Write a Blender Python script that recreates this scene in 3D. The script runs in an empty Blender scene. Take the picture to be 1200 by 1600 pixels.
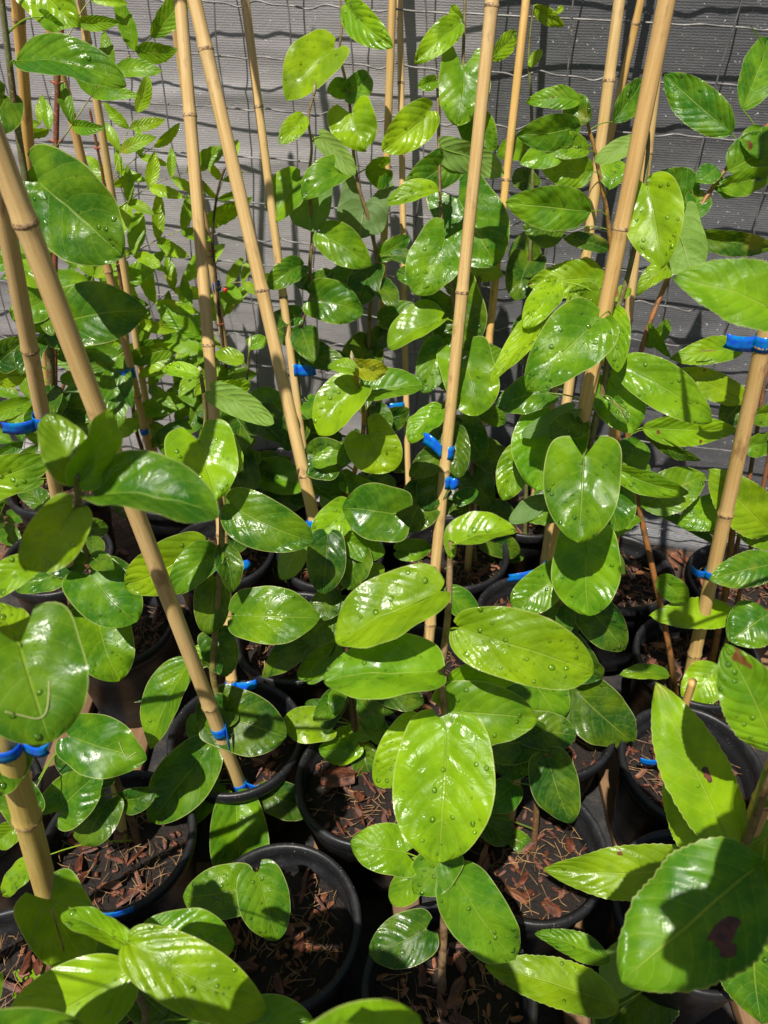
import bpy, math, random
from mathutils import Vector, Matrix
random.seed(7)
R = math.radians
scene = bpy.context.scene

# ------------------------------------------------------------------ camera, sky, sun, exposure
CAM_H, PITCH, FPX = 1.17, R(40), 1204.0          # camera height, downward tilt, focal length in photo pixels (1200 x 1600)
cam_data = bpy.data.cameras.new('camera')
cam = bpy.data.objects.new('camera', cam_data)
scene.collection.objects.link(cam)
cam.location = (0, 0, CAM_H)
cam.rotation_euler = (R(90) - PITCH, 0, 0)
cam_data.sensor_fit = 'VERTICAL'
cam_data.sensor_height = 36
cam_data.lens = 36 * FPX / 1600
cam_data.clip_start = 0.02
cam_data.clip_end = 500
cam_data.dof.use_dof = True
cam_data.dof.focus_distance = 0.88
cam_data.dof.aperture_fstop = 9.0
scene.camera = cam

TO_SUN = Vector((-0.19, -0.38, 0.90)).normalized()
world = bpy.data.worlds.new('World')
scene.world = world
world.use_nodes = True
wn = world.node_tree
sky = wn.nodes.new('ShaderNodeTexSky')
sky.sky_type = 'NISHITA'
sky.sun_disc = False
sky.sun_elevation = math.asin(TO_SUN.z)
sky.sun_rotation = math.atan2(TO_SUN.x, TO_SUN.y)
wn.links.new(sky.outputs[0], wn.nodes['Background'].inputs[0])
wn.nodes['Background'].inputs[1].default_value = 0.05
sun_data = bpy.data.lights.new('sun', 'SUN')
sun_data.energy = 5.0
sun_data.angle = R(0.53)
sun_data.color = (1.0, 0.95, 0.86)
sun = bpy.data.objects.new('sun', sun_data)
scene.collection.objects.link(sun)
sun.location = TO_SUN * 10
sun.rotation_euler = (-TO_SUN).to_track_quat('-Z', 'Y').to_euler()
scene.view_settings.view_transform = 'Standard'
scene.view_settings.look = 'None'
scene.view_settings.gamma = 1
scene.view_settings.exposure = 0.5
scene.render.resolution_x = 768
scene.render.resolution_y = 1024
scene.cycles.max_bounces = 8
scene.cycles.transparent_max_bounces = 12

# ------------------------------------------------------------------ helpers
CAMPOS = Vector((0, 0, CAM_H))
FWD = Vector((0, math.cos(PITCH), -math.sin(PITCH)))
UPV = Vector((0, math.sin(PITCH), math.cos(PITCH)))
def ray(u, v):
    return Vector(((u - 600) / FPX, 0, 0)) + FWD + UPV * ((800 - v) / FPX)
def at(u, v, d): return CAMPOS + ray(u, v) * d
def atz(u, v, z):
    r = ray(u, v)
    return CAMPOS + r * ((CAM_H - z) / -r.z)
def aty(u, v, y):
    r = ray(u, v)
    return CAMPOS + r * (y / r.y)
def depth(p): return (p - CAMPOS).dot(FWD)
def pix(p):
    q = p - CAMPOS; d = q.dot(FWD)
    return 600 + FPX * q.x / d, 800 - FPX * q.dot(UPV) / d

def link(o, parent=None):
    scene.collection.objects.link(o)
    if parent is not None: o.parent = parent
    return o
def mesh_from(name, verts, faces, mat=None, smooth=True, uvs=None):
    me = bpy.data.meshes.new(name)
    me.from_pydata([tuple(v) for v in verts], [], faces)
    if uvs is not None:
        ul = me.uv_layers.new(name='UVMap')
        flat = []
        for f in faces:
            for i in f: flat += uvs[i]
        ul.data.foreach_set('uv', flat)
    if smooth: me.polygons.foreach_set('use_smooth', [True] * len(me.polygons))
    if mat: me.materials.append(mat)
    return me
def obj(name, verts, faces, mat=None, parent=None, smooth=True, uvs=None):
    return link(bpy.data.objects.new(name, mesh_from(name, verts, faces, mat, smooth, uvs)), parent)
def tag(o, label, cat, group=None, kind=None):
    o['label'] = label; o['category'] = cat
    if group: o['group'] = group
    if kind: o['kind'] = kind
    return o
def thing(name, label, cat, loc=(0, 0, 0), group=None):
    o = bpy.data.objects.new(name, None)
    o.empty_display_size = 0.02
    o.location = loc
    link(o)
    return tag(o, label, cat, group)
def frame(t):
    t = t.normalized()
    a = Vector((0, 0, 1)) if abs(t.z) < 0.9 else Vector((0, 1, 0))
    u = t.cross(a).normalized()
    return u, t.cross(u).normalized()
def tube(pts, radii, n=7, cap=True):
    V, F = [], []
    m = len(pts)
    u = None
    for i, p in enumerate(pts):
        t = (pts[min(i + 1, m - 1)] - pts[max(i - 1, 0)])
        if t.length < 1e-9: t = Vector((0, 0, 1))
        t.normalize()
        if u is None: u, w = frame(t)
        else:
            u = (u - t * u.dot(t)).normalized(); w = t.cross(u)
        for k in range(n):
            a = 2 * math.pi * k / n
            V.append(p + (u * math.cos(a) + w * math.sin(a)) * radii[i])
    for i in range(m - 1):
        for k in range(n):
            F.append((i * n + k, i * n + (k + 1) % n, (i + 1) * n + (k + 1) % n, (i + 1) * n + k))
    if cap:
        F.append(tuple(range(n - 1, -1, -1)))
        F.append(tuple((m - 1) * n + k for k in range(n)))
    return V, F
def catmull(P, sub=5):
    out = []
    for i in range(len(P) - 1):
        p0 = P[max(i - 1, 0)]; p1 = P[i]; p2 = P[i + 1]; p3 = P[min(i + 2, len(P) - 1)]
        for k in range(sub):
            t = k / sub
            out.append(0.5 * ((2 * p1) + (p2 - p0) * t + (2 * p0 - 5 * p1 + 4 * p2 - p3) * t * t + (3 * p1 - p0 - 3 * p2 + p3) * t ** 3))
    out.append(P[-1].copy())
    return out
def merge(parts):
    V, F = [], []
    for v, f in parts:
        b = len(V); V += list(v); F += [tuple(i + b for i in q) for q in f]
    return V, F
def box(x0, x1, y0, y1, z0, z1):
    V = [Vector((x, y, z)) for z in (z0, z1) for y in (y0, y1) for x in (x0, x1)]
    F = [(0, 2, 3, 1), (4, 5, 7, 6), (0, 1, 5, 4), (2, 6, 7, 3), (0, 4, 6, 2), (1, 3, 7, 5)]
    return V, F

# ------------------------------------------------------------------ materials
class NT:
    def __init__(s, name):
        s.m = bpy.data.materials.new(name); s.m.use_nodes = True
        s.t = s.m.node_tree; s.b = s.t.nodes['Principled BSDF']; s.out = s.t.nodes['Material Output']
    def n(s, kind, **kw):
        x = s.t.nodes.new('ShaderNode' + kind)
        for k, v in kw.items(): setattr(x, k, v)
        return x
    def put(s, sock, v):
        if hasattr(v, 'links') or isinstance(v, bpy.types.NodeSocket): s.t.links.new(v, sock)
        else: sock.default_value = v
    def math(s, op, a, b=None, c=None, clamp=False):
        x = s.n('Math', operation=op); x.use_clamp = clamp
        s.put(x.inputs[0], a)
        if b is not None: s.put(x.inputs[1], b)
        if c is not None: s.put(x.inputs[2], c)
        return x.outputs[0]
    def mix(s, f, a, b, mode='MIX'):
        x = s.n('Mix', data_type='RGBA', blend_type=mode)
        s.put(x.inputs[0], f); s.put(x.inputs[6], a); s.put(x.inputs[7], b)
        return x.outputs[2]
    def noise(s, scale, vec=None, detail=3, rough=.55, dist=0):
        x = s.n('TexNoise'); x.inputs['Scale'].default_value = scale; x.inputs['Detail'].default_value = detail
        x.inputs['Roughness'].default_value = rough; x.inputs['Distortion'].default_value = dist
        if vec is not None: s.t.links.new(vec, x.inputs['Vector'])
        return x.outputs[0]
    def ramp(s, f, lo, hi, a=0., b=1., smooth=True):
        x = s.n('MapRange', interpolation_type='SMOOTHSTEP' if smooth else 'LINEAR')
        s.put(x.inputs[0], f); x.inputs[1].default_value = lo; x.inputs[2].default_value = hi
        x.inputs[3].default_value = a; x.inputs[4].default_value = b
        return x.outputs[0]
    def bump(s, h, strength, dist):
        x = s.n('Bump'); x.inputs['Strength'].default_value = strength; x.inputs['Distance'].default_value = dist
        s.put(x.inputs['Height'], h)
        return x.outputs[0]
    def coord(s, which='Object', scale=None):
        x = s.n('TexCoord').outputs[which]
        if scale:
            m = s.n('Mapping'); m.inputs['Scale'].default_value = scale
            s.t.links.new(x, m.inputs[0]); x = m.outputs[0]
        return x
def C4(*c): return (c[0], c[1], c[2], 1.0)

def leaf_material(name, nv, slant, gloss, spots, under, veinmix):
    k = NT(name)
    uv = k.n('UVMap'); sp = k.n('SeparateXYZ'); k.t.links.new(uv.outputs[0], sp.inputs[0])
    s_, v_ = sp.outputs[0], sp.outputs[1]
    a = k.math('ABSOLUTE', k.math('SUBTRACT', k.math('MULTIPLY', v_, 2.0), 1.0))
    oi = k.n('ObjectInfo')
    oc = k.coord('Object')
    rnd = oi.outputs['Random']
    sh = k.n('VectorMath', operation='ADD'); k.t.links.new(oc, sh.inputs[0])
    cmb = k.n('CombineXYZ'); k.put(cmb.inputs[0], k.math('MULTIPLY', rnd, 37.0)); k.put(cmb.inputs[1], k.math('MULTIPLY', rnd, 11.0))
    k.t.links.new(cmb.outputs[0], sh.inputs[1]); vec = sh.outputs[0]
    # side veins sweep forward towards the tip
    wob = k.math('MULTIPLY', k.math('SUBTRACT', k.noise(30, vec, 2), .5), .28)
    q = k.math('ADD', k.math('SUBTRACT', k.math('MULTIPLY', s_, nv), k.math('MULTIPLY', k.math('POWER', a, 1.35), slant)), wob)
    tri = k.math('PINGPONG', q, 0.5)
    vein = k.ramp(tri, 0.0, 0.055, 1, 0)
    mid = k.ramp(a, 0.012, 0.04, 1, 0)
    allv = k.math('MAXIMUM', k.math('MULTIPLY', vein, .55), mid)
    edge = k.ramp(a, .955, .995)
    n1 = k.noise(24, vec, 4); n2 = k.noise(190, vec, 3, .6); fine = k.noise(650, vec, 2)
    col = oi.outputs['Color']
    dark = k.mix(.38, col, C4(.012, .055, .008))
    lite = k.mix(.22, col, C4(.40, .52, .012))
    c = k.mix(k.ramp(n1, .35, .7), dark, lite)
    c = k.mix(k.math('MULTIPLY', k.ramp(n2, .45, .75), .16), c, C4(.26, .42, .02))
    c = k.mix(k.math('MULTIPLY', allv, veinmix), c, C4(.44, .55, .09))
    c = k.mix(k.math('MULTIPLY', edge, .5), c, C4(.52, .55, .20))
    if spots:
        sn = k.noise(42, vec, 2, .5)
        c = k.mix(k.ramp(sn, .735, .76), c, C4(.16, .065, .02))
        c = k.mix(k.math('MULTIPLY', k.ramp(k.noise(14, vec, 2), .62, .75), .5), c, C4(.40, .38, .05))
    # pale downy underside
    geo = k.n('NewGeometry')
    uc = k.mix(k.math('MULTIPLY', allv, .6), under, C4(.50, .55, .30))
    uc = k.mix(.40, uc, col)
    c = k.mix(geo.outputs['Backfacing'], c, uc)
    k.put(k.b.inputs['Base Color'], c)
    wet = k.ramp(k.noise(38, vec, 2, .5, .4), .44, .52)
    rg = k.math('ADD', k.math('MULTIPLY', wet, -.18), gloss)
    rg = k.math('ADD', rg, k.math('MULTIPLY', geo.outputs['Backfacing'], .35))
    k.put(k.b.inputs['Roughness'], rg)
    k.b.inputs['IOR'].default_value = 1.38
    pill = k.math('MULTIPLY', k.ramp(tri, 0, .40), k.ramp(rnd, .0, 1., .10, .50, False))
    pill = k.math('MULTIPLY', pill, k.ramp(a, .0, .3))
    wr = k.math('MULTIPLY', k.noise(75, vec, 3, .55, .8), k.ramp(k.math('FRACT', k.math('MULTIPLY', rnd, 7.3)), .2, 1., .35, 1.5))
    h = k.math('ADD', k.math('ADD', pill, wr), k.math('MULTIPLY', fine, .10))
    h = k.math('SUBTRACT', h, k.math('MULTIPLY', mid, .6))
    bn = k.bump(h, .6, .0020)
    k.put(k.b.inputs['Normal'], bn)
    tr = k.n('BsdfTranslucent')
    tc = k.mix(1.0, c, C4(1.9, 1.7, .35), 'MULTIPLY')
    k.put(tr.inputs[0], tc); k.put(tr.inputs[1], bn)
    mx = k.n('MixShader'); mx.inputs[0].default_value = .40
    k.t.links.new(k.b.outputs[0], mx.inputs[1]); k.t.links.new(tr.outputs[0], mx.inputs[2])
    k.t.links.new(mx.outputs[0], k.out.inputs[0])
    return k.m
M = {}
M['leaf'] = leaf_material('leaf_glossy_entire', 6.0, 2.3, .41, False, C4(.17, .26, .085), .26)
M['tleaf'] = leaf_material('leaf_toothed', 9.0, 2.2, .46, True, C4(.20, .30, .09), .34)

k = NT('stem_bark')
oi = k.n('ObjectInfo'); oc = k.coord('Object')
c = k.mix(k.ramp(k.noise(60, oc, 3), .35, .7), oi.outputs['Color'], C4(.10, .055, .02))
c = k.mix(k.math('MULTIPLY', k.ramp(k.noise(420, oc, 2), .6, .72), .55), c, C4(.42, .33, .18))
k.put(k.b.inputs['Base Color'], c); k.b.inputs['Roughness'].default_value = .5
k.put(k.b.inputs['Normal'], k.bump(k.noise(300, oc, 3), .5, .001)); M['stem'] = k.m

k = NT('bamboo')
oi = k.n('ObjectInfo'); oc = k.coord('Object', (1, 1, .035))
c = k.mix(k.ramp(k.noise(330, oc, 3), .3, .75), C4(.62, .43, .185), C4(.48, .30, .105))
c = k.mix(k.math('MULTIPLY', k.ramp(k.noise(9, k.coord('Object'), 3), .45, .75), .45), c, C4(.60, .44, .22))
c = k.mix(k.math('MULTIPLY', k.ramp(k.noise(52, k.coord('Object', (1, 1, .35)), 4, .65), .56, .72), .75), c, C4(.27, .15, .06))
c = k.mix(k.math('MULTIPLY', k.ramp(k.noise(900, k.coord('Object'), 2), .62, .7), .35), c, C4(.15, .085, .04))
c = k.mix(1.0, c, oi.outputs['Color'], 'MULTIPLY')
k.put(k.b.inputs['Base Color'], c); k.b.inputs['Roughness'].default_value = .46
k.put(k.b.inputs['Normal'], k.bump(k.noise(420, oc, 3), .35, .0006)); M['bamboo'] = k.m
k = NT('bamboo_node')
c = k.mix(k.ramp(k.noise(260, k.coord('Object'), 3), .35, .65), C4(.12, .065, .03), C4(.48, .32, .15))
k.put(k.b.inputs['Base Color'], c); k.b.inputs['Roughness'].default_value = .6
k.put(k.b.inputs['Normal'], k.bump(k.noise(500, k.coord('Object'), 2), .6, .001)); M['node'] = k.m

k = NT('blue_plastic_tape')
c = k.mix(k.ramp(k.noise(120, k.coord('Object'), 2), .35, .65), C4(.003, .23, .55), C4(.008, .11, .75))
k.put(k.b.inputs['Base Color'], c); k.b.inputs['Roughness'].default_value = .22
k.put(k.b.inputs['Normal'], k.bump(k.noise(170, k.coord('Object'), 2), .3, .001))
tr = k.n('BsdfTranslucent'); tr.inputs[0].default_value = C4(.004, .16, .62)
mx = k.n('MixShader'); mx.inputs[0].default_value = .28
k.t.links.new(k.b.outputs[0], mx.inputs[1]); k.t.links.new(tr.outputs[0], mx.inputs[2]); k.t.links.new(mx.outputs[0], k.out.inputs[0])
M['tape'] = k.m

k = NT('black_pot_plastic')
oc = k.coord('Object')
dust = k.ramp(k.noise(26, oc, 5, .65), .45, .75)
c = k.mix(k.math('MULTIPLY', dust, .5), C4(.011, .011, .0125), C4(.036, .037, .041))
c = k.mix(k.ramp(k.noise(420, oc, 2), .70, .76), c, C4(.30, .27, .22))
k.put(k.b.inputs['Base Color'], c); k.put(k.b.inputs['Roughness'], k.math('ADD', k.math('MULTIPLY', dust, .25), .40)); k.b.inputs['IOR'].default_value = 1.38
k.put(k.b.inputs['Normal'], k.bump(k.noise(230, oc, 3), .25, .001)); M['pot'] = k.m

k = NT('potting_mix')
oc = k.coord('Object')
c = k.mix(k.ramp(k.noise(160, oc, 5, .7), .3, .75), C4(.004, .003, .002), C4(.024, .011, .007))
c = k.mix(k.ramp(k.noise(420, oc, 2), .70, .76), c, C4(.16, .085, .045))
k.put(k.b.inputs['Base Color'], c); k.b.inputs['Roughness'].default_value = .62
k.put(k.b.inputs['Normal'], k.bump(k.noise(240, oc, 5, .7), 1, .005)); M['soil'] = k.m

k = NT('bark_chip')
oi = k.n('ObjectInfo'); oc = k.coord('Object', (1, .25, 1))
c = k.mix(k.ramp(k.noise(180, oc, 4, .65), .3, .7), C4(.022, .007, .004), C4(.17, .048, .020))
c = k.mix(k.ramp(oi.outputs['Random'], .55, 1.0, 0, .55), c, C4(.30, .12, .05))
k.put(k.b.inputs['Base Color'], c); k.b.inputs['Roughness'].default_value = .5
k.put(k.b.inputs['Normal'], k.bump(k.noise(320, oc, 4, .7), .9, .002)); M['bark'] = k.m
k = NT('dry_straw')
c = k.mix(k.ramp(k.noise(70, k.coord('Object'), 2), .3, .7), C4(.10, .042, .016), C4(.36, .21, .085))
k.put(k.b.inputs['Base Color'], c); k.b.inputs['Roughness'].default_value = .5; M['straw'] = k.m

k = NT('pallet_wood')
oc = k.coord('Object', (1, .06, 1))
c = k.mix(k.ramp(k.noise(70, oc, 4), .3, .7), C4(.12, .062, .026), C4(.22, .125, .055))
c = k.mix(k.math('MULTIPLY', k.ramp(k.noise(11, k.coord('Object'), 4), .4, .7), .7), c, C4(.09, .05, .028))
k.put(k.b.inputs['Base Color'], c); k.b.inputs['Roughness'].default_value = .65
k.put(k.b.inputs['Normal'], k.bump(k.noise(110, oc, 4), .6, .002)); M['wood'] = k.m
k = NT('weathered_post')
oc = k.coord('Object', (1, 1, .06))
c = k.mix(k.ramp(k.noise(90, oc, 4), .3, .7), C4(.09, .065, .05), C4(.27, .20, .15))
k.put(k.b.inputs['Base Color'], c); k.b.inputs['Roughness'].default_value = .75
k.put(k.b.inputs['Normal'], k.bump(k.noise(120, oc, 4), .8, .003)); M['post'] = k.m

k = NT('gap_shade_black')  # near-black: shade between the slats put into the colour
oc = k.coord('Object')
c = k.mix(k.ramp(k.noise(40, oc, 5, .7), .45, .75), C4(.010, .010, .011), C4(.045, .034, .026))
k.put(k.b.inputs['Base Color'], c); k.b.inputs['Roughness'].default_value = .7
k.put(k.b.inputs['Normal'], k.bump(k.noise(300, oc, 3), .6, .002)); M['mat'] = k.m
k = NT('ground_mulch')
oc = k.coord('Object')
c = k.mix(k.ramp(k.noise(28, oc, 6, .7), .3, .75), C4(.030, .018, .012), C4(.15, .088, .055))
c = k.mix(k.ramp(k.noise(150, oc, 3), .6, .72), c, C4(.34, .22, .14))
k.put(k.b.inputs['Base Color'], c); k.b.inputs['Roughness'].default_value = .8
k.put(k.b.inputs['Normal'], k.bump(k.noise(80, oc, 6, .7), 1, .01)); M['ground'] = k.m

def cloth_material(name, lo, hi, fade, rough):
    k = NT(name)
    oc = k.coord('Object')
    wv = k.n('TexWave', wave_type='BANDS', bands_direction='Z'); wv.inputs['Scale'].default_value = 82; wv.inputs['Distortion'].default_value = 3.5
    wv.inputs['Detail'].default_value = 2; wv.inputs['Detail Scale'].default_value = 4
    k.t.links.new(oc, wv.inputs[0])
    wx = k.n('TexWave', wave_type='BANDS', bands_direction='X'); wx.inputs['Scale'].default_value = 120; wx.inputs['Distortion'].default_value = 3
    k.t.links.new(oc, wx.inputs[0])
    big = k.noise(3.2, oc, 5); fl = k.noise(60, k.coord('Object', (.25, .25, 1)), 4)
    c = k.mix(k.math('ADD', k.math('MULTIPLY', wv.outputs[1], .45), k.math('MULTIPLY', k.noise(240, k.coord('Object', (.5, .5, 1)), 3), .6)), lo, hi)
    c = k.mix(k.math('MULTIPLY', k.ramp(fl, .42, .8), .45), c, fade)
    c = k.mix(k.math('MULTIPLY', k.ramp(big, .35, .7), .4), c, lo)
    drop = k.ramp(k.noise(210, k.coord('Object', (.8, .8, 1)), 1), .72, .745)
    c = k.mix(drop, c, C4(.45, .45, .45))  # pale dots paint the glint of water beads into the cloth colour
    k.put(k.b.inputs['Base Color'], c)
    k.put(k.b.inputs['Roughness'], k.math('SUBTRACT', rough, k.math('MULTIPLY', drop, rough - .1)))
    h = k.math('ADD', k.math('MULTIPLY', wv.outputs[1], .32), k.math('ADD', k.math('MULTIPLY', wx.outputs[1], .22), k.math('MULTIPLY', fl, .9)))
    h = k.math('ADD', h, k.math('MULTIPLY', drop, 2.0))
    k.put(k.b.inputs['Normal'], k.bump(h, .45, .002))
    return k.m
M['cloth'] = cloth_material('shade_cloth_faded', C4(.245, .230, .236), C4(.340, .320, .324), C4(.43, .41, .415), .50)
M['cloth_dark'] = cloth_material('shade_cloth_dark', C4(.075, .076, .083), C4(.160, .160, .168), C4(.22, .22, .225), .40)

k = NT('galvanised_wire')
c = k.mix(k.ramp(k.noise(60, k.coord('Object'), 3), .35, .7), C4(.13, .125, .12), C4(.25, .24, .23))
k.put(k.b.inputs['Base Color'], c); k.b.inputs['Metallic'].default_value = .35; k.b.inputs['Roughness'].default_value = .5; M['wire'] = k.m

k = NT('water_drop')
fr = k.n('Fresnel'); fr.inputs[0].default_value = 1.5
tp = k.n('BsdfTransparent'); tp.inputs[0].default_value = C4(.93, .99, .80)
gl = k.n('BsdfGlossy'); gl.inputs['Roughness'].default_value = .10; gl.inputs[0].default_value = C4(1, 1, 1)
mx = k.n('MixShader'); k.t.links.new(fr.outputs[0], mx.inputs[0]); k.t.links.new(tp.outputs[0], mx.inputs[1]); k.t.links.new(gl.outputs[0], mx.inputs[2])
k.t.links.new(mx.outputs[0], k.out.inputs[0]); M['drop'] = k.m
k = NT('leaf_mine'); k.b.inputs['Base Color'].default_value = C4(.24, .27, .09); k.b.inputs['Roughness'].default_value = .6; M['trail'] = k.m
k = NT('leaf_scorch')
c = k.mix(k.ramp(k.noise(160, k.coord('Object'), 3), .35, .65), C4(.045, .012, .008), C4(.11, .030, .018))
k.put(k.b.inputs['Base Color'], c); k.b.inputs['Roughness'].default_value = .5; M['patch'] = k.m
k = NT('yellow_petal'); k.b.inputs['Base Color'].default_value = C4(.75, .52, .02); k.b.inputs['Roughness'].default_value = .5; M['petal'] = k.m
k = NT('red_shell')
c = k.mix(k.ramp(k.noise(300, k.coord('Object'), 1), .62, .66), C4(.55, .035, .012), C4(.02, .01, .01))
k.put(k.b.inputs['Base Color'], c); k.b.inputs['Roughness'].default_value = .25; M['beetle'] = k.m

# ------------------------------------------------------------------ ground, pallet, fence
def fence_y(x): return 1.45 - 0.2 * x
GZ = -0.05
V, F = [], []
gx = [-60, -12, -4, -2.2] + [-1.6 + i * .08 for i in range(41)] + [2.2, 4, 12, 60]
gy = [-60, -12, -4, -1] + [-.3 + i * .08 for i in range(29)] + [2.6, 5, 14, 60]
for y in gy:
    for x in gx:
        r = random.uniform(-.012, .012) if abs(x) < 1.7 and -.4 < y < 2.1 else 0
        V.append(Vector((x, y, GZ + r)))
n = len(gx)
for j in range(len(gy) - 1):
    for i in range(n - 1): F.append((j * n + i, j * n + i + 1, (j + 1) * n + i + 1, (j + 1) * n + i))
g = obj('ground', V, F, M['ground']); g['kind'] = 'structure'

V, F = [], []
for j in range(24):
    for i in range(34): V.append(Vector((-1.25 + i * .076, -.35 + j * .066, GZ + .021 + random.uniform(-.003, .004))))
for j in range(23):
    for i in range(33): F.append((j * 34 + i, j * 34 + i + 1, (j + 1) * 34 + i + 1, (j + 1) * 34 + i))
o = obj('gap_shade_sheet', V, F, M['mat']); o['kind'] = 'structure'  # dark sheet added under the pallet to stand in for shade in the gaps

# loose litter on the ground by the fence
def chip_geom(L, W, T, rnd):
    """irregular splinter: a squashed, skewed hexagonal prism"""
    V = []
    for i, (y, sc) in enumerate(((-.5, .55), (-.2, 1.0), (.25, .9), (.5, .45))):
        sx = rnd.uniform(-.12, .12) * W
        for k in range(5):
            a = 2 * math.pi * k / 5 + rnd.uniform(-.25, .25)
            V.append(Vector((sx + math.cos(a) * W * .5 * sc * rnd.uniform(.75, 1.15), y * L + rnd.uniform(-.07, .07) * L, math.sin(a) * T * .5 * sc * rnd.uniform(.7, 1.2))))
    F = []
    for i in range(3):
        for k in range(5): F.append((i * 5 + k, (i + 1) * 5 + k, (i + 1) * 5 + (k + 1) % 5, i * 5 + (k + 1) % 5))
    F.append((0, 1, 2, 3, 4)); F.append((19, 18, 17, 16, 15))
    return V, F
def place(geom, mat4):
    return [mat4 @ v for v in geom[0]], geom[1]
parts = []
rl = random.Random(3)
for i in range(1500):
    x = rl.uniform(-1.5, 1.3); y = rl.uniform(.95, fence_y(x) - .01)
    mt = Matrix.Translation((x, y, GZ + .012)) @ Matrix.Rotation(rl.uniform(0, 6.3), 4, 'Z') @ Matrix.Rotation(rl.uniform(-.3, .3), 4, 'X')
    parts.append(place(chip_geom(rl.uniform(.012, .045), rl.uniform(.006, .018), rl.uniform(.003, .008), rl), mt))
o = obj('ground_litter', *merge(parts), M['bark'], smooth=False)
tag(o, 'loose reddish bark litter lying on the ground along the fence', 'bark litter', kind='stuff')

pallet = thing('wooden_pallet', 'low slatted timber pallet under the black pots, boards running toward the fence', 'pallet', (0, .55, 0))
sx = -.93
si = 0
while sx < .98:
    w = .045 + .006 * math.sin(si * 2.1)
    Vb, Fb = box(-w / 2, w / 2, -.62, .56, -.022, -.002)
    for q in Vb: q.x += random.uniform(-.002, .002)
    s_ = obj('slat', Vb, Fb, M['wood'], pallet, smooth=False)
    s_.location = (sx + w / 2, random.uniform(-.02, .02), 0)
    md = s_.modifiers.new('bevel', 'BEVEL'); md.width = .003; md.segments = 2
    sx += w + .072; si += 1
for y in (-.5, 0, .45):
    s_ = obj('bearer', *box(-.97, .97, -.02, .02, -.06, -.0225), M['wood'], pallet, smooth=False); s_.location = (0, y, 0)

# shade cloth sheet with creases, wires in front of it
rc = random.Random(12)
creases = [(.965, .012, .5), (.885, -.03, .9), (.79, .02, 1.0), (.735, -.015, .7), (.60, .03, .8), (.50, -.02, 1.0), (.37, .01, .8), (.21, -.02, 1.0), (.10, .015, .8)]
def cloth_sheet(x0, x1, off, mat, label, ph):
    V, F = [], []
    zs = [0.0 + i * .0125 for i in range(137)]; nx = int((x1 - x0) / .03); xs = [x0 + (x1 - x0) * i / nx for i in range(nx + 1)]
    for z in zs:
        for x in xs:
            d = .012 * math.sin(x * 3.1 + z * 2) + .007 * math.sin(z * 9 + x * 1.7) + .004 * math.sin(x * 13 + 2 * math.sin(z * 7))
            for zc, sl, am in creases:
                t = (z - zc - sl * math.sin(x * 2.3 + zc * 40 + ph) - .008 * math.sin(x * 9 + zc * 90)) / .011
                d -= .006 * am * math.exp(-t * t) * (.5 + .5 * math.sin(x * 4 + zc * 60 + ph))
            flare = -.05 * max(0, (.06 - z) / .06)
            V.append(Vector((x, fence_y(x) + .034 + off + d + flare, z + GZ + .005)))
    n = len(xs)
    for j in range(len(zs) - 1):
        for i in range(n - 1): F.append((j * n + i, j * n + i + 1, (j + 1) * n + i + 1, (j + 1) * n + i))
    o = obj('shade_cloth', V, F, mat)
    md = o.modifiers.new('thick', 'SOLIDIFY'); md.thickness = .0015; md.offset = 1
    tag(o, label, 'shade cloth')
cloth_sheet(-3, .62, .010, M['cloth'], 'faded grey woven shade cloth behind the thorny shrubs and centre saplings', 0)
cloth_sheet(.17, 3, -.001, M['cloth_dark'], 'darker charcoal shade cloth behind the toothed-leaf saplings', 1.3)

fence = thing('wire_fence', 'grey wire mesh fence with crimped horizontal strands in front of the shade cloth', 'fence', (0, 1.45, GZ))
def fp(x, z, off=0): return Vector((x, fence_y(x) - .004 - off, z)) - Vector((0, 1.45, GZ))
wz = [1.48, 1.38, 1.28, 1.165, 1.075, .995, .918, .835, .757, .676, .61, .55, .47, .398, .328, .25, .17, .09, .02]
vx = [-3 + i * .1135 for i in range(54)]
for z in wz:
    pts = []
    ph = rc.uniform(0, 6)
    sag = rc.uniform(-.006, .006)
    for i in range(640):
        x = -2.2 + 4.4 * i / 639
        fr_ = ((x + 3) / .1135) % 1
        cr = .006 * math.exp(-((fr_ - .62) / .14) ** 2) - .006 * math.exp(-((fr_ - .36) / .14) ** 2)
        pts.append(fp(x, z - .014 * x + sag * math.sin(x * 1.7 + ph) + cr * (.5 + .5 * math.sin(x * 5 + ph)), .004 * math.sin(x * 6 + ph)))
    obj('horizontal_wire', *tube(pts, [.0016] * len(pts), 4), M['wire'], fence)
for x in vx:
    ph = rc.uniform(0, 6); lean = rc.uniform(-.01, .01)
    pts = [fp(x + lean * (z - .5) + .005 * math.sin(z * 11 + ph) + .003 * math.sin(z * 29 + ph), z, .003) for z in [i * .03 for i in range(51)]]
    obj('vertical_wire', *tube(pts, [.0014] * len(pts), 5), M['wire'], fence)

o = thing('timber_post', 'weathered brown timber post at the left end of the wire fence', 'post', (-1.06, 1.56, GZ))
pts = [Vector((0.004 * math.sin(z * 9), 0, z)) for z in [i * .04 for i in range(15)]]
obj('shaft', *tube(pts, [.045 + .003 * math.sin(i * 2.3) for i in range(15)], 14), M['post'], o)
obj('top_cap', *tube([Vector((0, 0, .559)), Vector((0, 0, .566)), Vector((0, 0, .571))], [.046, .042, .03], 14), M['post'], o)

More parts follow.
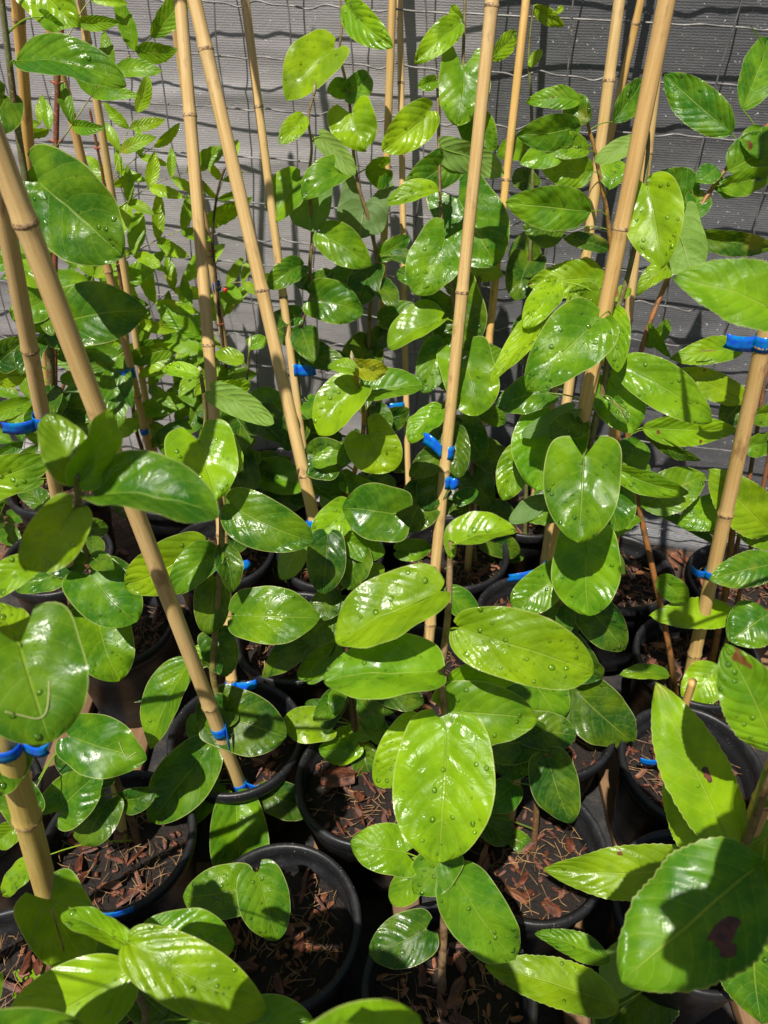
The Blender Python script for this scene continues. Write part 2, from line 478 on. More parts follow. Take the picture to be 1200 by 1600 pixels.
# ------------------------------------------------------------------ pots
POTS = {}
def P(key, label, u=None, v=None, xy=None, chips=15):
    p = Vector((xy[0], xy[1], 0)) if xy else atz(u, v, .2)
    POTS[key] = dict(p=Vector((p.x, p.y)), label=label, chips=chips)
P('A', 'black pot with chunky red bark beside the pot holding the tall lime sapling', 435, 1440)
P('B', 'black pot holding the lime young sapling with the largest heart-shaped leaf', 705, 1540)
P('C', 'black pot with straw-covered mulch and a short thin cane beside a dark stem', 185, 1310, chips=20)
P('D', 'black pot below the thick greenish cane with a shiny wet rim', 10, 1560)
P('E', 'black pot with a square dark bark lump and tiny yellow-green leaves', 580, 1200)
P('F', 'black pot holding the long diagonal cane and the sapling with a torn blue tie', 370, 1140)
P('G', 'black pot with a stubby cane and blue tie between lime sapling and toothed sapling', 845, 1310)
P('H', 'black pot with pale shavings behind the large upright toothed leaf', 1070, 1180)
P('I', 'black pot half hidden by the shaded big toothed leaf', 1070, 1400)
P('J', 'black pot under the sapling with stacked heart-shaped leaves', 860, 1120)
P('K', 'black pot against the fence foot with sunlit ground beside it', 965, 890)
P('L', 'black pot holding the thick cane with three blue ties', 1090, 1035)
P('M', 'black pot in deep shade beside the cane tied with a wide blue band', 180, 970)
P('N', 'black pot under the long glossy curled leaf behind the torn-tie sapling', 455, 1000)
P('O', 'black pot with red shavings behind the lime sapling', 655, 1060)
P('Pp', 'black pot holding the thin cane with a single low blue tie', 740, 870)
P('Q', 'black pot below the yellow-stemmed sapling', xy=(-.10, 1.05), chips=8)
P('Rr', 'black pot behind the two converging canes', xy=(-.30, 1.05), chips=8)
P('S', 'black pot under the thorny shrub nearest the sunlit bark', xy=(-.43, 1.25), chips=8)
P('T', 'black pot by the timber post side of the nursery row', xy=(-.60, 1.03), chips=8)
P('U', 'black pot at the thorny shrub next to the timber post', xy=(-.67, 1.25), chips=7)
P('W', 'black pot hidden behind the drooping heart leaves', xy=(.235, .90), chips=7)
P('X', 'black pot behind the toothed sapling with red-brown stems', xy=(.64, .97), chips=7)
P('Y', 'black pot outside the toothed saplings, next to the half hidden pot', xy=(.60, .42), chips=7)
P('Z', 'black pot next to the near cane with a fat blue bow', xy=(-.57, .55), chips=7)
P('AA', 'black pot under the thin thorny shrub at the slim two-tied cane', xy=(-.24, 1.28), chips=5)
P('AC', 'black pot against the fence foot below the shaded straight cane', xy=(.02, 1.21), chips=5)
P('AD', 'black pot against the fence foot below the thin crossing cane', xy=(.27, 1.17), chips=5)
P('V1', 'unseen black pot added under a shading sapling, before the pot with straw-covered mulch', xy=(-.30, .17), chips=7)  # three unseen pots added to carry the shading saplings
P('V2', 'unseen black pot added under a shading sapling, before the pot of chunky red bark', xy=(-.10, .12), chips=7)
P('V3', 'unseen black pot added under a shading sapling, before the lime sapling pot', xy=(.13, .09), chips=7)
keys = list(POTS)
POT_R = .100
for it in range(200):
    for i in range(len(keys)):
        for j in range(i):
            a, b = POTS[keys[i]], POTS[keys[j]]
            d = a['p'] - b['p']
            if d.length < 2 * POT_R + .003:
                m = d.normalized() * ((2 * POT_R + .0035 - d.length) / 2)
                a['p'] += m; b['p'] -= m
    for q in POTS.values():
        lim = fence_y(q['p'].x) - .135
        if q['p'].y > lim: q['p'].y = lim
SOIL_Z = .163
def lathe(prof, n=56):
    V, F = [], []
    for r, z in prof:
        for k in range(n):
            a = 2 * math.pi * k / n
            V.append(Vector((r * math.cos(a), r * math.sin(a), z)))
    for i in range(len(prof) - 1):
        for k in range(n): F.append((i * n + k, i * n + (k + 1) % n, (i + 1) * n + (k + 1) % n, (i + 1) * n + k))
    return V, F
wall_prof = [(0.001, .004), (.070, .004), (.072, 0), (.074, .001), (.0765, .03), (.082, .09), (.084, .0915), (.086, .13), (.0875, .1315), (.0895, .165), (.0912, .186)]
inner_prof = [(.0885, .187), (.0880, .172), (.0865, .171), (.0855, .150), (.080, .09)]
rim_prof = [(.0910, .1795), (.0965, .1790), (.0990, .181), (.1000, .186), (.1000, .194), (.0985, .1985), (.0955, .2000), (.0925, .1990), (.0900, .1955), (.0888, .1865)]
body_me = mesh_from('pot_wall', *merge([lathe(wall_prof), lathe(inner_prof)]), M['pot'])
rim_me = mesh_from('pot_rim', *lathe(rim_prof), M['pot'])
rs = random.Random(5)
def soil_mesh(seed):
    r_ = random.Random(seed); V = [Vector((0, 0, .006))]; F = []
    n = 30; rings = 9
    for i in range(1, rings + 1):
        rr = .0868 * i / rings
        for k in range(n):
            a = 2 * math.pi * k / n
            V.append(Vector((rr * math.cos(a), rr * math.sin(a), r_.uniform(-.004, .005) - (.006 if i == rings else 0))))
    for k in range(n): F.append((0, 1 + k, 1 + (k + 1) % n))
    for i in range(rings - 1):
        for k in range(n):
            a = 1 + i * n; F.append((a + k, a + n + k, a + n + (k + 1) % n, a + (k + 1) % n))
    return mesh_from('potting_mix', V, F, M['soil'])
soils = [soil_mesh(i) for i in range(4)]
chips_me = [mesh_from('bark_chip', *chip_geom(*d, rs), M['bark'], smooth=False) for d in
            ((.030, .013, .006), (.024, .010, .005), (.036, .009, .005), (.020, .014, .009), (.028, .017, .007), (.018, .009, .006), (.042, .006, .004))]
lump_me = mesh_from('bark_lump', *chip_geom(.046, .042, .024, rs), M['bark'], smooth=False)
def litter(seed, n_chip, n_straw):
    r_ = random.Random(seed)
    parts, straw = [], []
    for i in range(n_chip):
        rr = .084 * math.sqrt(r_.random()); a = r_.uniform(0, 6.3)
        mt = Matrix.Translation((rr * math.cos(a), rr * math.sin(a), .004 + r_.uniform(0, .003))) @ Matrix.Rotation(r_.uniform(0, 6.3), 4, 'Z') @ Matrix.Rotation(r_.uniform(-.5, .5), 4, 'X')
        parts.append(place(chip_geom(r_.uniform(.006, .015), r_.uniform(.003, .008), r_.uniform(.002, .005), r_), mt))
    for i in range(n_straw):
        rr = .078 * math.sqrt(r_.random()); a = r_.uniform(0, 6.3); L = r_.uniform(.012, .034); b = r_.uniform(0, 6.3); bend = r_.uniform(-.004, .004)
        c0 = Vector((rr * math.cos(a), rr * math.sin(a), .009 + r_.uniform(0, .004))); dr = Vector((math.cos(b), math.sin(b), r_.uniform(-.2, .25)))
        sd = Vector((-dr.y, dr.x, 0))
        p = [c0 - dr * L / 2, c0 + sd * bend, c0 + dr * L / 2]
        for q in p:
            if q.xy.length > .084: q.xy = q.xy.normalized() * .084
        straw.append(tube(p, [.00045, .00055, .0003], 4, False))
    return mesh_from('bark_litter', *merge(parts), M['bark'], False), mesh_from('straw_litter', *merge(straw), M['straw'])
litters = [litter(40 + i, 75, 85) for i in range(4)]
for pi, key in enumerate(keys):
    q = POTS[key]
    o = thing('plant_pot', q['label'], 'plant pot', (q['p'].x, q['p'].y, 0), 'black nursery pots packed on the pallet')
    b_ = link(bpy.data.objects.new('wall', body_me), o)
    b_.rotation_euler.z = rs.uniform(0, 6)
    link(bpy.data.objects.new('rim', rim_me), o)
    s_ = link(bpy.data.objects.new('potting_mix', soils[pi % 4]), o); s_.location.z = SOIL_Z - rs.uniform(0, .012); s_.rotation_euler.z = rs.uniform(0, 6)
    for nm, me in zip(('bark_litter', 'straw_litter'), litters[pi % 4]):
        l_ = link(bpy.data.objects.new(nm, me), s_); l_['kind'] = 'stuff'
    for i in range(q['chips']):
        c_ = link(bpy.data.objects.new('bark_chip', chips_me[rs.randrange(len(chips_me))]), s_)
        rr = .068 * math.sqrt(rs.random()); a = rs.uniform(0, 6.3)
        c_.location = (rr * math.cos(a), rr * math.sin(a), .008 + rs.uniform(0, .006))
        c_.rotation_euler = (rs.uniform(-.5, .5), rs.uniform(-.6, .6), rs.uniform(0, 6.3))
        c_.scale = [rs.uniform(.7, 1.15)] * 3
    if key == 'E':
        c_ = link(bpy.data.objects.new('bark_lump', lump_me), s_)
        w_ = atz(530, 1215, SOIL_Z + .012)
        v_ = Matrix.Rotation(-s_.rotation_euler.z, 3, 'Z') @ (w_ - Vector((q['p'].x, q['p'].y, SOIL_Z)))
        c_.location = v_; c_.rotation_euler = (.25, -.2, .5)

def pot_snap(p, lim=.066):
    best = min(POTS.values(), key=lambda q: (q['p'] - p.xy).length)
    d = p.xy - best['p']
    if d.length > lim: d = d.normalized() * lim
    return Vector((best['p'].x + d.x, best['p'].y + d.y, SOIL_Z - .03))

# ------------------------------------------------------------------ bamboo canes
CANES = {}
def cane(key, label, top, base, dia, nodes=(), tint=(1, 1, 1), ext=True):
    A = at(*top)
    B = atz(base[0], base[1], SOIL_Z)
    B = pot_snap(B)
    # carry the cane on above the picture to its real length
    dr = (A - B).normalized()
    if ext and A.z < 1.35: A2 = A + dr * ((1.42 + random.uniform(-.08, .1) - A.z) / max(dr.z, .2))
    else: A2 = A
    o = thing('bamboo_cane', label, 'bamboo cane', B, 'bamboo canes staking the potted plants')
    L = (A2 - B).length; n = 34
    r0 = dia / 2
    q = dr.to_track_quat('Z', 'Y')
    rr = random.Random(hash(key) % 1000 if False else sum(map(ord, key)) * 7)
    sidev = rr.uniform(-.004, .004)
    npos = []
    for (nu, nv) in nodes:        # nodes seen in the picture: nearest point along the cane
        best = min((((pix(B + dr * (L * i / 400))[0] - nu) ** 2 + (pix(B + dr * (L * i / 400))[1] - nv) ** 2), L * i / 400) for i in range(1, 400) if depth(B + dr * (L * i / 400)) > .05)
        npos.append(best[1])
    if not npos: npos = [L * rr.uniform(.3, .4)]
    step = .26
    p = max(npos)
    while p + step < L: p += step * rr.uniform(.9, 1.1); npos.append(p)
    p = min(npos)
    while p - step > .03: p -= step * rr.uniform(.9, 1.1); npos.append(p)
    samples = sorted(set([L * i / n for i in range(n + 1)] + [max(0, min(L, s + e)) for s in npos for e in (-.012, -.006, -.002, .002, .006, .012)]))
    pts, rad = [], []
    for s in samples:
        near = min(abs(s - m) for m in npos)
        sw = 1 + .11 * math.exp(-(near / .006) ** 2)
        pts.append(Vector((sidev * math.sin(s / L * 5), sidev * math.sin(s / L * 3.3 + 1), s)))
        rad.append(r0 * (1.04 - .12 * s / L) * sw)
    sh = obj('shaft', *tube(pts, rad, 14), M['bamboo'], o)
    sh.rotation_mode = 'QUATERNION'; sh.rotation_quaternion = q
    tv = rr.uniform(.92, 1.06)
    sh.color = (tint[0] * tv, tint[1] * tv, tint[2] * tv, 1)
    for m in npos:
        if m > L - .01 or m < .02: continue
        rm = r0 * (1.04 - .12 * m / L) * 1.11
        pp = [Vector((sidev * math.sin(m / L * 5), sidev * math.sin(m / L * 3.3 + 1), m + e)) for e in (-.0022, -.0010, .0008, .0022)]
        nd = obj('node_ring', *tube(pp, [rm * .985, rm * 1.045, rm * 1.03, rm * .985], 14, False), M['node'], o)
        nd.rotation_mode = 'QUATERNION'; nd.rotation_quaternion = q
    CANES[key] = (B, dr, L, r0)
    return o
GR = (.86, .92, .62)
cane('c1', 'long diagonal cane crossing the left plants down to a torn blue tie', (-30, 165, .50), (384, 1262), .0175, [(50, 345), (330, 1103)])
cane('c2', 'split weathered cane wrapped with a wide blue band', (-8, 250, .62), (125, 1010), .0165, [(50, 548)])
cane('c3', 'yellow-stained cane beside the red thorny stem', (25, -20, .85), (85, 760), .0140, [(30, 28)], (1.0, .88, .55))
cane('c4', 'cane with a blue tie shaded by the thorny shrub leaves', (66, -10, 1.0), (250, 780), .0135, [(180, 420)], (.95, .85, .75))
cane('c5', 'slim cane passing behind the tip of the thorny leaf spray', (124, -10, 1.05), (225, 735), .0125, [(138, 65)])
cane('c6', 'upright cane with a dark node ring just behind the pale downy leaf', (281, -20, .90), (362, 1120), .0160, [(332, 538)])
cane('c7', 'clean pale cane leaning into the pot with tiny yellow-green leaves', (300, -20, .82), (575, 1180), .0162, [(408, 452)])
cane('c8', 'cane with one blue flag tie in front of the grey cloth', (381, -10, 1.04), (500, 885), .0130, [(399, 168)])
cane('c9', 'shaded straight cane carrying a blue tie behind the yellow-stemmed sapling', (613, -10, 1.18), (586, 805), .0130, [(606, 268), (592, 655)], (.92, .88, .74))
cane('c10', 'thin cane standing just behind the shaded straight cane', (624, -10, 1.22), (640, 810), .0110, [(633, 372)])
cane('c11', 'cane with two blue ties and a node ring at its top', (770, -20, .86), (664, 1065), .0160, [(767, 10), (713, 455)])
cane('c12', 'thin cane behind the two-tied cane near the heart leaves', (822, -10, 1.08), (731, 885), .0125, [(795, 280)], (1.0, .92, .72))
cane('c13', 'spotted cane next to the thickest fence-side cane', (971, -20, 1.0), (848, 930), .0160, [(915, 430)])
cane('c14', 'thick cane with a scarred node beside the dewy heart leaf', (1049, -20, .70), (812, 1110), .0175, [(970, 357)], (1.02, .95, .85))
cane('c15', 'stubby cane with a blue tie under dark leaves', (820, 1100, .98), (796, 1285), .0120, [(800, 1240)], ext=False)
cane('c16', 'thin cane crossing behind the spotted cane', (1003, -10, 1.12), (860, 720), .0120, [(918, 330)], (1, .92, .75))
cane('c17', 'cane half hidden behind the scarred thick cane', (1040, 0, 1.02), (935, 880), .0145, [(978, 500)])
cane('c18', 'thick pale cane with three blue ties among toothed leaves', (1300, 50, .70), (1080, 1060), .0190, [(1190, 540)], (1.02, .97, .9))
cane('c19', 'thin brown cane beside the red-brown stems', (1185, 560, 1.02), (1082, 1035), .0100, [], (.8, .6, .45), ext=False)
cane('c20', 'blurred cane under the shaded big toothed leaf', (1215, 1180, .60), (1080, 1560), .0160, [(1190, 1250)], (1, .9, .7))
cane('c21', 'thick greenish cane with a fat blue bow', (-20, 1060, .50), (130, 1495), .0215, [(62, 1277)], GR)
cane('c22', 'short thin cane standing in straw-covered mulch', (165, 1130, 1.0), (190, 1330), .0120, [(170, 1250)], GR, ext=False)
cane('c23', 'slim cane with two small blue ties behind the upright cane', (264, -10, 1.08), (385, 745), .0125, [(320, 400)])
cane('c24', 'short cane mostly hidden by the upright toothed leaf', (1080, 1060, .98), (1040, 1215), .0110, [], (.9, .8, .6), ext=False)

# ------------------------------------------------------------------ blue ties
def tie(ck, uv, tail, wpx, label, curl=0.4, droop=0.0):
    B, dr, L, r0 = CANES[ck]
    best = min(((abs(pix(B + dr * (L * i / 600))[1] - uv[1])), i) for i in range(1, 600) if depth(B + dr * (L * i / 600)) > .05)[1]
    c = B + dr * (L * best / 600)
    d = depth(c)
    hw = wpx * d / FPX / 2
    o = thing('plant_tie', label, 'plant tie', c, 'blue plastic ties')
    toc = (CAMPOS - c).normalized(); toc = (toc - dr * toc.dot(dr)).normalized()
    sd = dr.cross(toc).normalized()
    rp = random.Random(int(uv[0] * 3 + uv[1]))
    V, F = [], []
    n = 22
    for k_ in range(n):
        a = 2 * math.pi * k_ / n
        r_ = r0 * 1.07 * (1 + .02 * math.sin(3 * a)) + .0005
        e = (toc * math.cos(a) + sd * math.sin(a)) * r_ + dr * (.0012 * math.sin(a + 1))
        for z in (-hw, -hw * .3, hw * .35, hw): V.append(e + dr * z + e.normalized() * (.00015 * rp.uniform(-1, 1)))
    for k_ in range(n):
        a, b = k_ * 4, ((k_ + 1) % n) * 4
        for z in range(3): F.append((a + z, b + z, b + z + 1, a + z + 1))
    lp = obj('loop', V, F, M['tape'], o)
    lp.modifiers.new('thick', 'SOLIDIFY').thickness = .0004
    if tail:
        T = at(tail[0], tail[1], d - r0 * .4) - c
        side = 1 if T.dot(sd) > 0 else -1
        S = sd * side * r0 * 1.17 * .8 + toc * r0 * .72
        V, F = [], []
        m = 9
        for i in range(m):
            t = i / (m - 1)
            p = S.lerp(T, t) + toc * (curl * .012 * math.sin(t * 3.0)) + dr * (.006 * droop * math.sin(t * 3.1))
            for j, z in enumerate((-hw, -hw * .3, hw * .3, hw)):
                jag = (T - S).normalized() * (rp.uniform(-.003, .002) if i == m - 1 else 0)
                V.append(p + dr * z * (1 - .08 * t) + jag + toc * .0003 * rp.uniform(-1, 1))
        for i in range(m - 1):
            for j in range(3): F.append((i * 4 + j, i * 4 + 4 + j, i * 4 + 5 + j, i * 4 + 1 + j))
        tl = obj('tail', V, F, M['tape'], o)
        tl.modifiers.new('thick', 'SOLIDIFY').thickness = .0004
tie('c8', (468, 578), (495, 577), 19, 'blue tie with a short square flag on a cane before grey cloth')
tie('c9', (592, 636), (631, 635), 16, 'blue tie behind the yellow-stemmed sapling, flag crossing to a thin cane')
tie('c10', (640, 655), None, 17, 'dark blue band round the thin cane behind a heart leaf')
tie('c10', (637, 770), (621, 773), 13, 'small blue tie low on the thin cane above the dark leaf')
tie('c11', (700, 706), (660, 684), 21, 'upper of two blue ties, with a long wavy upturned tail', .5, 1.0)
tie('c11', (690, 753), (718, 753), 20, 'lower of two blue ties on one cane, with a stub flag')
tie('c23', (343, 447), (332, 447), 15, 'upper small blue tie on the slim cane beside a red ladybird')
tie('c23', (364, 576), None, 17, 'lower small blue band on the slim cane behind the lime leaf')
tie('c4', (206, 582), (187, 586), 17, 'blue tie under the grey-green thorny shrub leaves')
tie('c4', (238, 673), None, 10, 'narrow blue band near the foot of the shaded cane')
tie('c2', (65, 656), (4, 667), 27, 'widest blue tie with a long flat tail on the split cane', .6, .5)
tie('c2', (104, 893), None, 18, 'blue band low on the split cane by wrinkled leaves')
tie('c1', (343, 1140), (357, 1168), 24, 'torn blue tie with ragged edge on the diagonal cane', .2)
tie('c1', (380, 1226), (411, 1229), 22, 'crumpled blue tie at the foot of the diagonal cane')
tie('c6', (356, 1072), (402, 1067), 17, 'shiny blue tie on the upright cane over a black pot rim')
tie('c6', (352, 985), (388, 982), 17, 'shaded blue tie on the upright cane under the bent stem')
tie('c6', (350, 884), (389, 881), 17, 'blue tie with a zigzag cut end beside the dark leaf')
tie('c7', (485, 816), None, 12, 'thin blue band on the clean pale cane above the yellow leaf')
tie('c7', (527, 905), None, 16, 'shaded blue band on the clean pale cane under dark leaves')
tie('c7', (545, 1015), None, 22, 'deep blue band on the clean pale cane beside the lime leaf pair')
tie('c21', (35, 1163), (75, 1168), 32, 'fat blue bow on the thick greenish cane below a big leaf')
tie('c21', (100, 1408), (208, 1418), 26, 'long blue strip reaching over a pot rim from the greenish cane', .8, -.6)
tie('c22', (176, 1215), (165, 1200), 14, 'little blue tie on the short thin cane')
tie('c12', (735, 888), None, 22, 'single low blue band on the thin cane behind the bud')
tie('c14', (858, 925), (838, 932), 18, 'dark blue tie low on the scarred thick cane')
tie('c14', (866, 888), (795, 903), 17, 'blue tie with a bright stub tail left of the scarred thick cane')
tie('c15', (812, 1196), (800, 1206), 16, 'blue tie on the stubby cane')
tie('c18', (1180, 534), (1132, 531), 26, 'blue tie with beads of water lying over a toothed leaf')
tie('c18', (1204, 419), (1168, 418), 17, 'teal blue tie above the blurred toothed leaf')
tie('c18', (1116, 896), (1081, 888), 15, 'small blue tie with a raised end above a toothed leaf')
tie('c24', (1048, 1187), (1000, 1187), 16, 'blue tie lying low over pale shavings')
tie('c3', (42, 398), None, 14, 'tiny blue band on the yellow-stained cane')

# ------------------------------------------------------------------ leaves
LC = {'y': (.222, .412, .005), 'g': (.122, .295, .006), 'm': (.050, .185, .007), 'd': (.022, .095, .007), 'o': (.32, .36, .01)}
DROP = None
def drop_geom(r, rnd):
    V, F = [], []
    n = 8
    ex = rnd.uniform(.8, 1.3)
    for i, (rr, zz) in enumerate(((1.0, 0), (.93, .28), (.68, .55), (.32, .70))):
        for k_ in range(n):
            a = 2 * math.pi * k_ / n
            V.append(Vector((rr * r * ex * math.cos(a), rr * r * math.sin(a), zz * r)))
    V.append(Vector((0, 0, .74 * r)))
    for i in range(3):
        for k_ in range(n): F.append((i * n + k_, i * n + (k_ + 1) % n, (i + 1) * n + (k_ + 1) % n, (i + 1) * n + k_))
    for k_ in range(n): F.append((3 * n + k_, 3 * n + (k_ + 1) % n, 4 * n))
    return V, F

def leaf_geom(L, W, shape, fold, arch, rnd, ns=None, nt=6, detail=1.0):
    """local coordinates: x along the blade (chord 0..L), y across, z up; returns V, F, UV and an evaluator"""
    if shape == 't':
        ns = ns or 46; a_, b_ = .58, .80; lobe = .02; teeth = 21
    elif shape == 'f':
        ns = ns or 14; a_, b_ = .62, .85; lobe = 0; teeth = 6
    else:
        ns = ns or 24; heart = min(1, max(0, (W / L - .62) / .25)); a_ = rnd.uniform(.40, .50) - .06 * heart; b_ = rnd.uniform(.56, .74); lobe = (rnd.uniform(.08, .20) + .26 * heart) * max(.12, 1 - fold / 60); teeth = 0
    pk = a_ / (a_ + b_); nm = (pk ** a_) * ((1 - pk) ** b_)
    # centre line: an arc bending down by 'arch' degrees in all, more strongly to the tip
    K = R(arch); cl = [(0, 0)]; M_ = 40; x = z = 0
    for i in range(M_):
        th = K * (.5 - ((i + .5) / M_) ** 1.25)
        x += math.cos(th) / M_; z += math.sin(th) / M_; cl.append((x, z))
    ch = math.hypot(x, z); an = math.atan2(z, x); ca, sa = math.cos(-an) / ch, math.sin(-an) / ch
    cl = [(px * ca - pz * sa, px * sa + pz * ca) for px, pz in cl]
    ph = [rnd.uniform(0, 6.3) for _ in range(6)]
    wav = rnd.uniform(.02, .085) * detail * (1 - min(.7, max(0, fold - 20) / 30)); quilt = .014 * rnd.random() ** 1.5
    skew = rnd.uniform(-.05, .05)
    fo = R(fold)
    def ev(s, t):
        f = s * M_; i = min(int(f), M_ - 1); f -= i
        cx = cl[i][0] * (1 - f) + cl[i + 1][0] * f; cz = cl[i][1] * (1 - f) + cl[i + 1][1] * f
        s2 = min(max(s, .0), 1.)
        w = (max(s2, 1e-4) ** a_) * (max(1 - s2, 1e-5) ** b_) / nm * W * .5
        at_ = abs(t)
        if teeth:
            st = (s * teeth + .15 * math.sin(ph[0] + s * 40)) % 1
            w *= 1 - (.16 if shape == 'f' else .06) * st * (at_ > .8)
        w *= 1 + .05 * math.sin(s * 5 + ph[1] + (1.5 if t > 0 else 0))
        lo = -lobe * W * (at_ ** 1.15) * max(0, 1 - s / .6) ** 1.5
        yy = t * w + math.copysign(at_, t) * lobe * .62 * W * max(0, 1 - s / .32) ** 2
        ff = fo * (1 - .45 * s)
        y2 = yy * math.cos(ff); zz = abs(yy) * math.sin(ff) * (1 - .25 * at_)
        zz += wav * W * at_ ** 2 * math.sin(s * 9 + ph[2] + (2.1 if t > 0 else 0)) + .4 * wav * W * at_ ** 3 * math.sin(s * 21 + ph[3] + t)
        qv = s * 6 - at_ ** 1.35 * 2.3
        zz += quilt * W * abs(math.sin(math.pi * qv)) * min(1, at_ * 3) * (1 - at_ ** 4)
        zz += .022 * W * math.sin(s * 11 + ph[4]) * math.sin(t * 4 + ph[5]) + .012 * W * math.sin(s * 23 + ph[5] + 2 * t) * math.sin(t * 9 + ph[4])
        return Vector((cx * L + lo, y2 + skew * W * math.sin(s * math.pi), cz * L + zz))
    V, UV, F = [], [], []
    for i in range(ns + 1):
        s = i / ns; s = .5 - .5 * math.cos(math.pi * s) if not teeth else s
        for j in range(-nt, nt + 1):
            t = j / nt
            t = math.copysign(abs(t) ** .85, t)
            V.append(ev(s, t)); UV.append((s, .5 + .5 * t))
    n = 2 * nt + 1
    for i in range(ns):
        for j in range(n - 1): F.append((i * n + j, (i + 1) * n + j, (i + 1) * n + j + 1, i * n + j + 1))
    return V, F, UV, ev

def place_leaf(name, parent, Bp, Tp, W, shape, col, flip, roll, fold, arch, rnd, attach=None, drops=0, ns=None, nt=6, pet_r=.0011, trail=None, patch=None):
    L = (Tp - Bp).length
    ax = (Tp - Bp) / L
    c = (CAMPOS - (Bp + Tp) / 2).normalized()
    nrm = (c - ax * c.dot(ax)).normalized()
    if flip: nrm = -nrm
    nrm = Matrix.Rotation(R(roll), 3, ax) @ nrm
    sd = nrm.cross(ax)
    V, F, UV, ev = leaf_geom(L, W, shape, fold, arch, rnd, ns, nt)
    W3 = lambda p: ax * p.x + sd * p.y + nrm * p.z
    V = [W3(p) for p in V]
    if attach is not None:
        A = attach - Bp
        d0 = W3(ev(.06, 0))
        mid = A * .45 + Vector((0, 0, .12 * A.length)) - d0 * .25
        pts = [A, A * .75 + mid * .25 + Vector((0, 0, .03 * A.length)), mid, Vector((0, 0, 0)), d0, W3(ev(.3, 0)) - nrm * .0003]
        pts = catmull(pts, 3)
        m = len(pts)
        pv, pf = tube(pts, [pet_r * (1.15 - .85 * i / (m - 1)) for i in range(m)], 6)
        b = len(V); V += pv; F += [tuple(i + b for i in f) for f in pf]; UV += [(0.02, .5)] * len(pv)
    o = obj(name, V, F, M['tleaf' if shape in 'tf' else 'leaf'], parent, True, UV)
    o.location = Bp - parent_world(parent)
    h = rnd.uniform(.82, 1.18); w = rnd.uniform(-.12, .12)
    o.color = (col[0] * h * (1 + w), col[1] * h, col[2] * h * (1 - w), 1)
    if trail:
        pts = catmull([W3(ev(a_, b_)) + nrm * (-.0005 if flip else .0005) for a_, b_ in trail], 6)
        obj('leaf_miner_trail', *tube(pts, [.0006] * len(pts), 5), M['trail'], o)
    for (ps, pt, ds, dt) in (patch or ()):
        PV = [W3(ev(ps, pt)) + nrm * .0006]; PF = []
        for q in range(14):
            a_ = 2 * math.pi * q / 14; f_ = rnd.uniform(.7, 1.15)
            PV.append(W3(ev(ps + ds * f_ * math.cos(a_), pt + dt * f_ * math.sin(a_))) + nrm * .0005)
            PF.append((0, 1 + q, 1 + (q + 1) % 14))
        obj('brown_patch', PV, PF, M['patch'], o)
    if drops:
        parts = []
        for _ in range(int(drops * 1.5)):
            s, t = rnd.uniform(.08, .95), rnd.uniform(-.9, .9)
            p = W3(ev(s, t)); e = .01
            nn = (W3(ev(s + e, t)) - p).cross(W3(ev(s, t + e)) - p)
            if nn.length < 1e-12: continue
            nn.normalize()
            if nn.dot(nrm) < 0: nn = -nn
            if flip: nn = -nn
            r_ = .0006 + .0021 * rnd.random() ** 3.0
            u, w_ = frame(nn)
            g_ = drop_geom(r_, rnd)
            an = rnd.uniform(0, 3)
            parts.append(([p + (u * math.cos(an) + w_ * math.sin(an)) * q.x + (w_ * math.cos(an) - u * math.sin(an)) * q.y + nn * q.z * .9 for q in g_[0]], g_[1]))
        if parts:
            dd = obj('water_droplets', *merge(parts), M['drop'], o); dd['kind'] = 'stuff'
    return o
def parent_world(o):
    p = Vector((0, 0, 0))
    while o is not None: p += Vector(o.location); o = o.parent
    return p

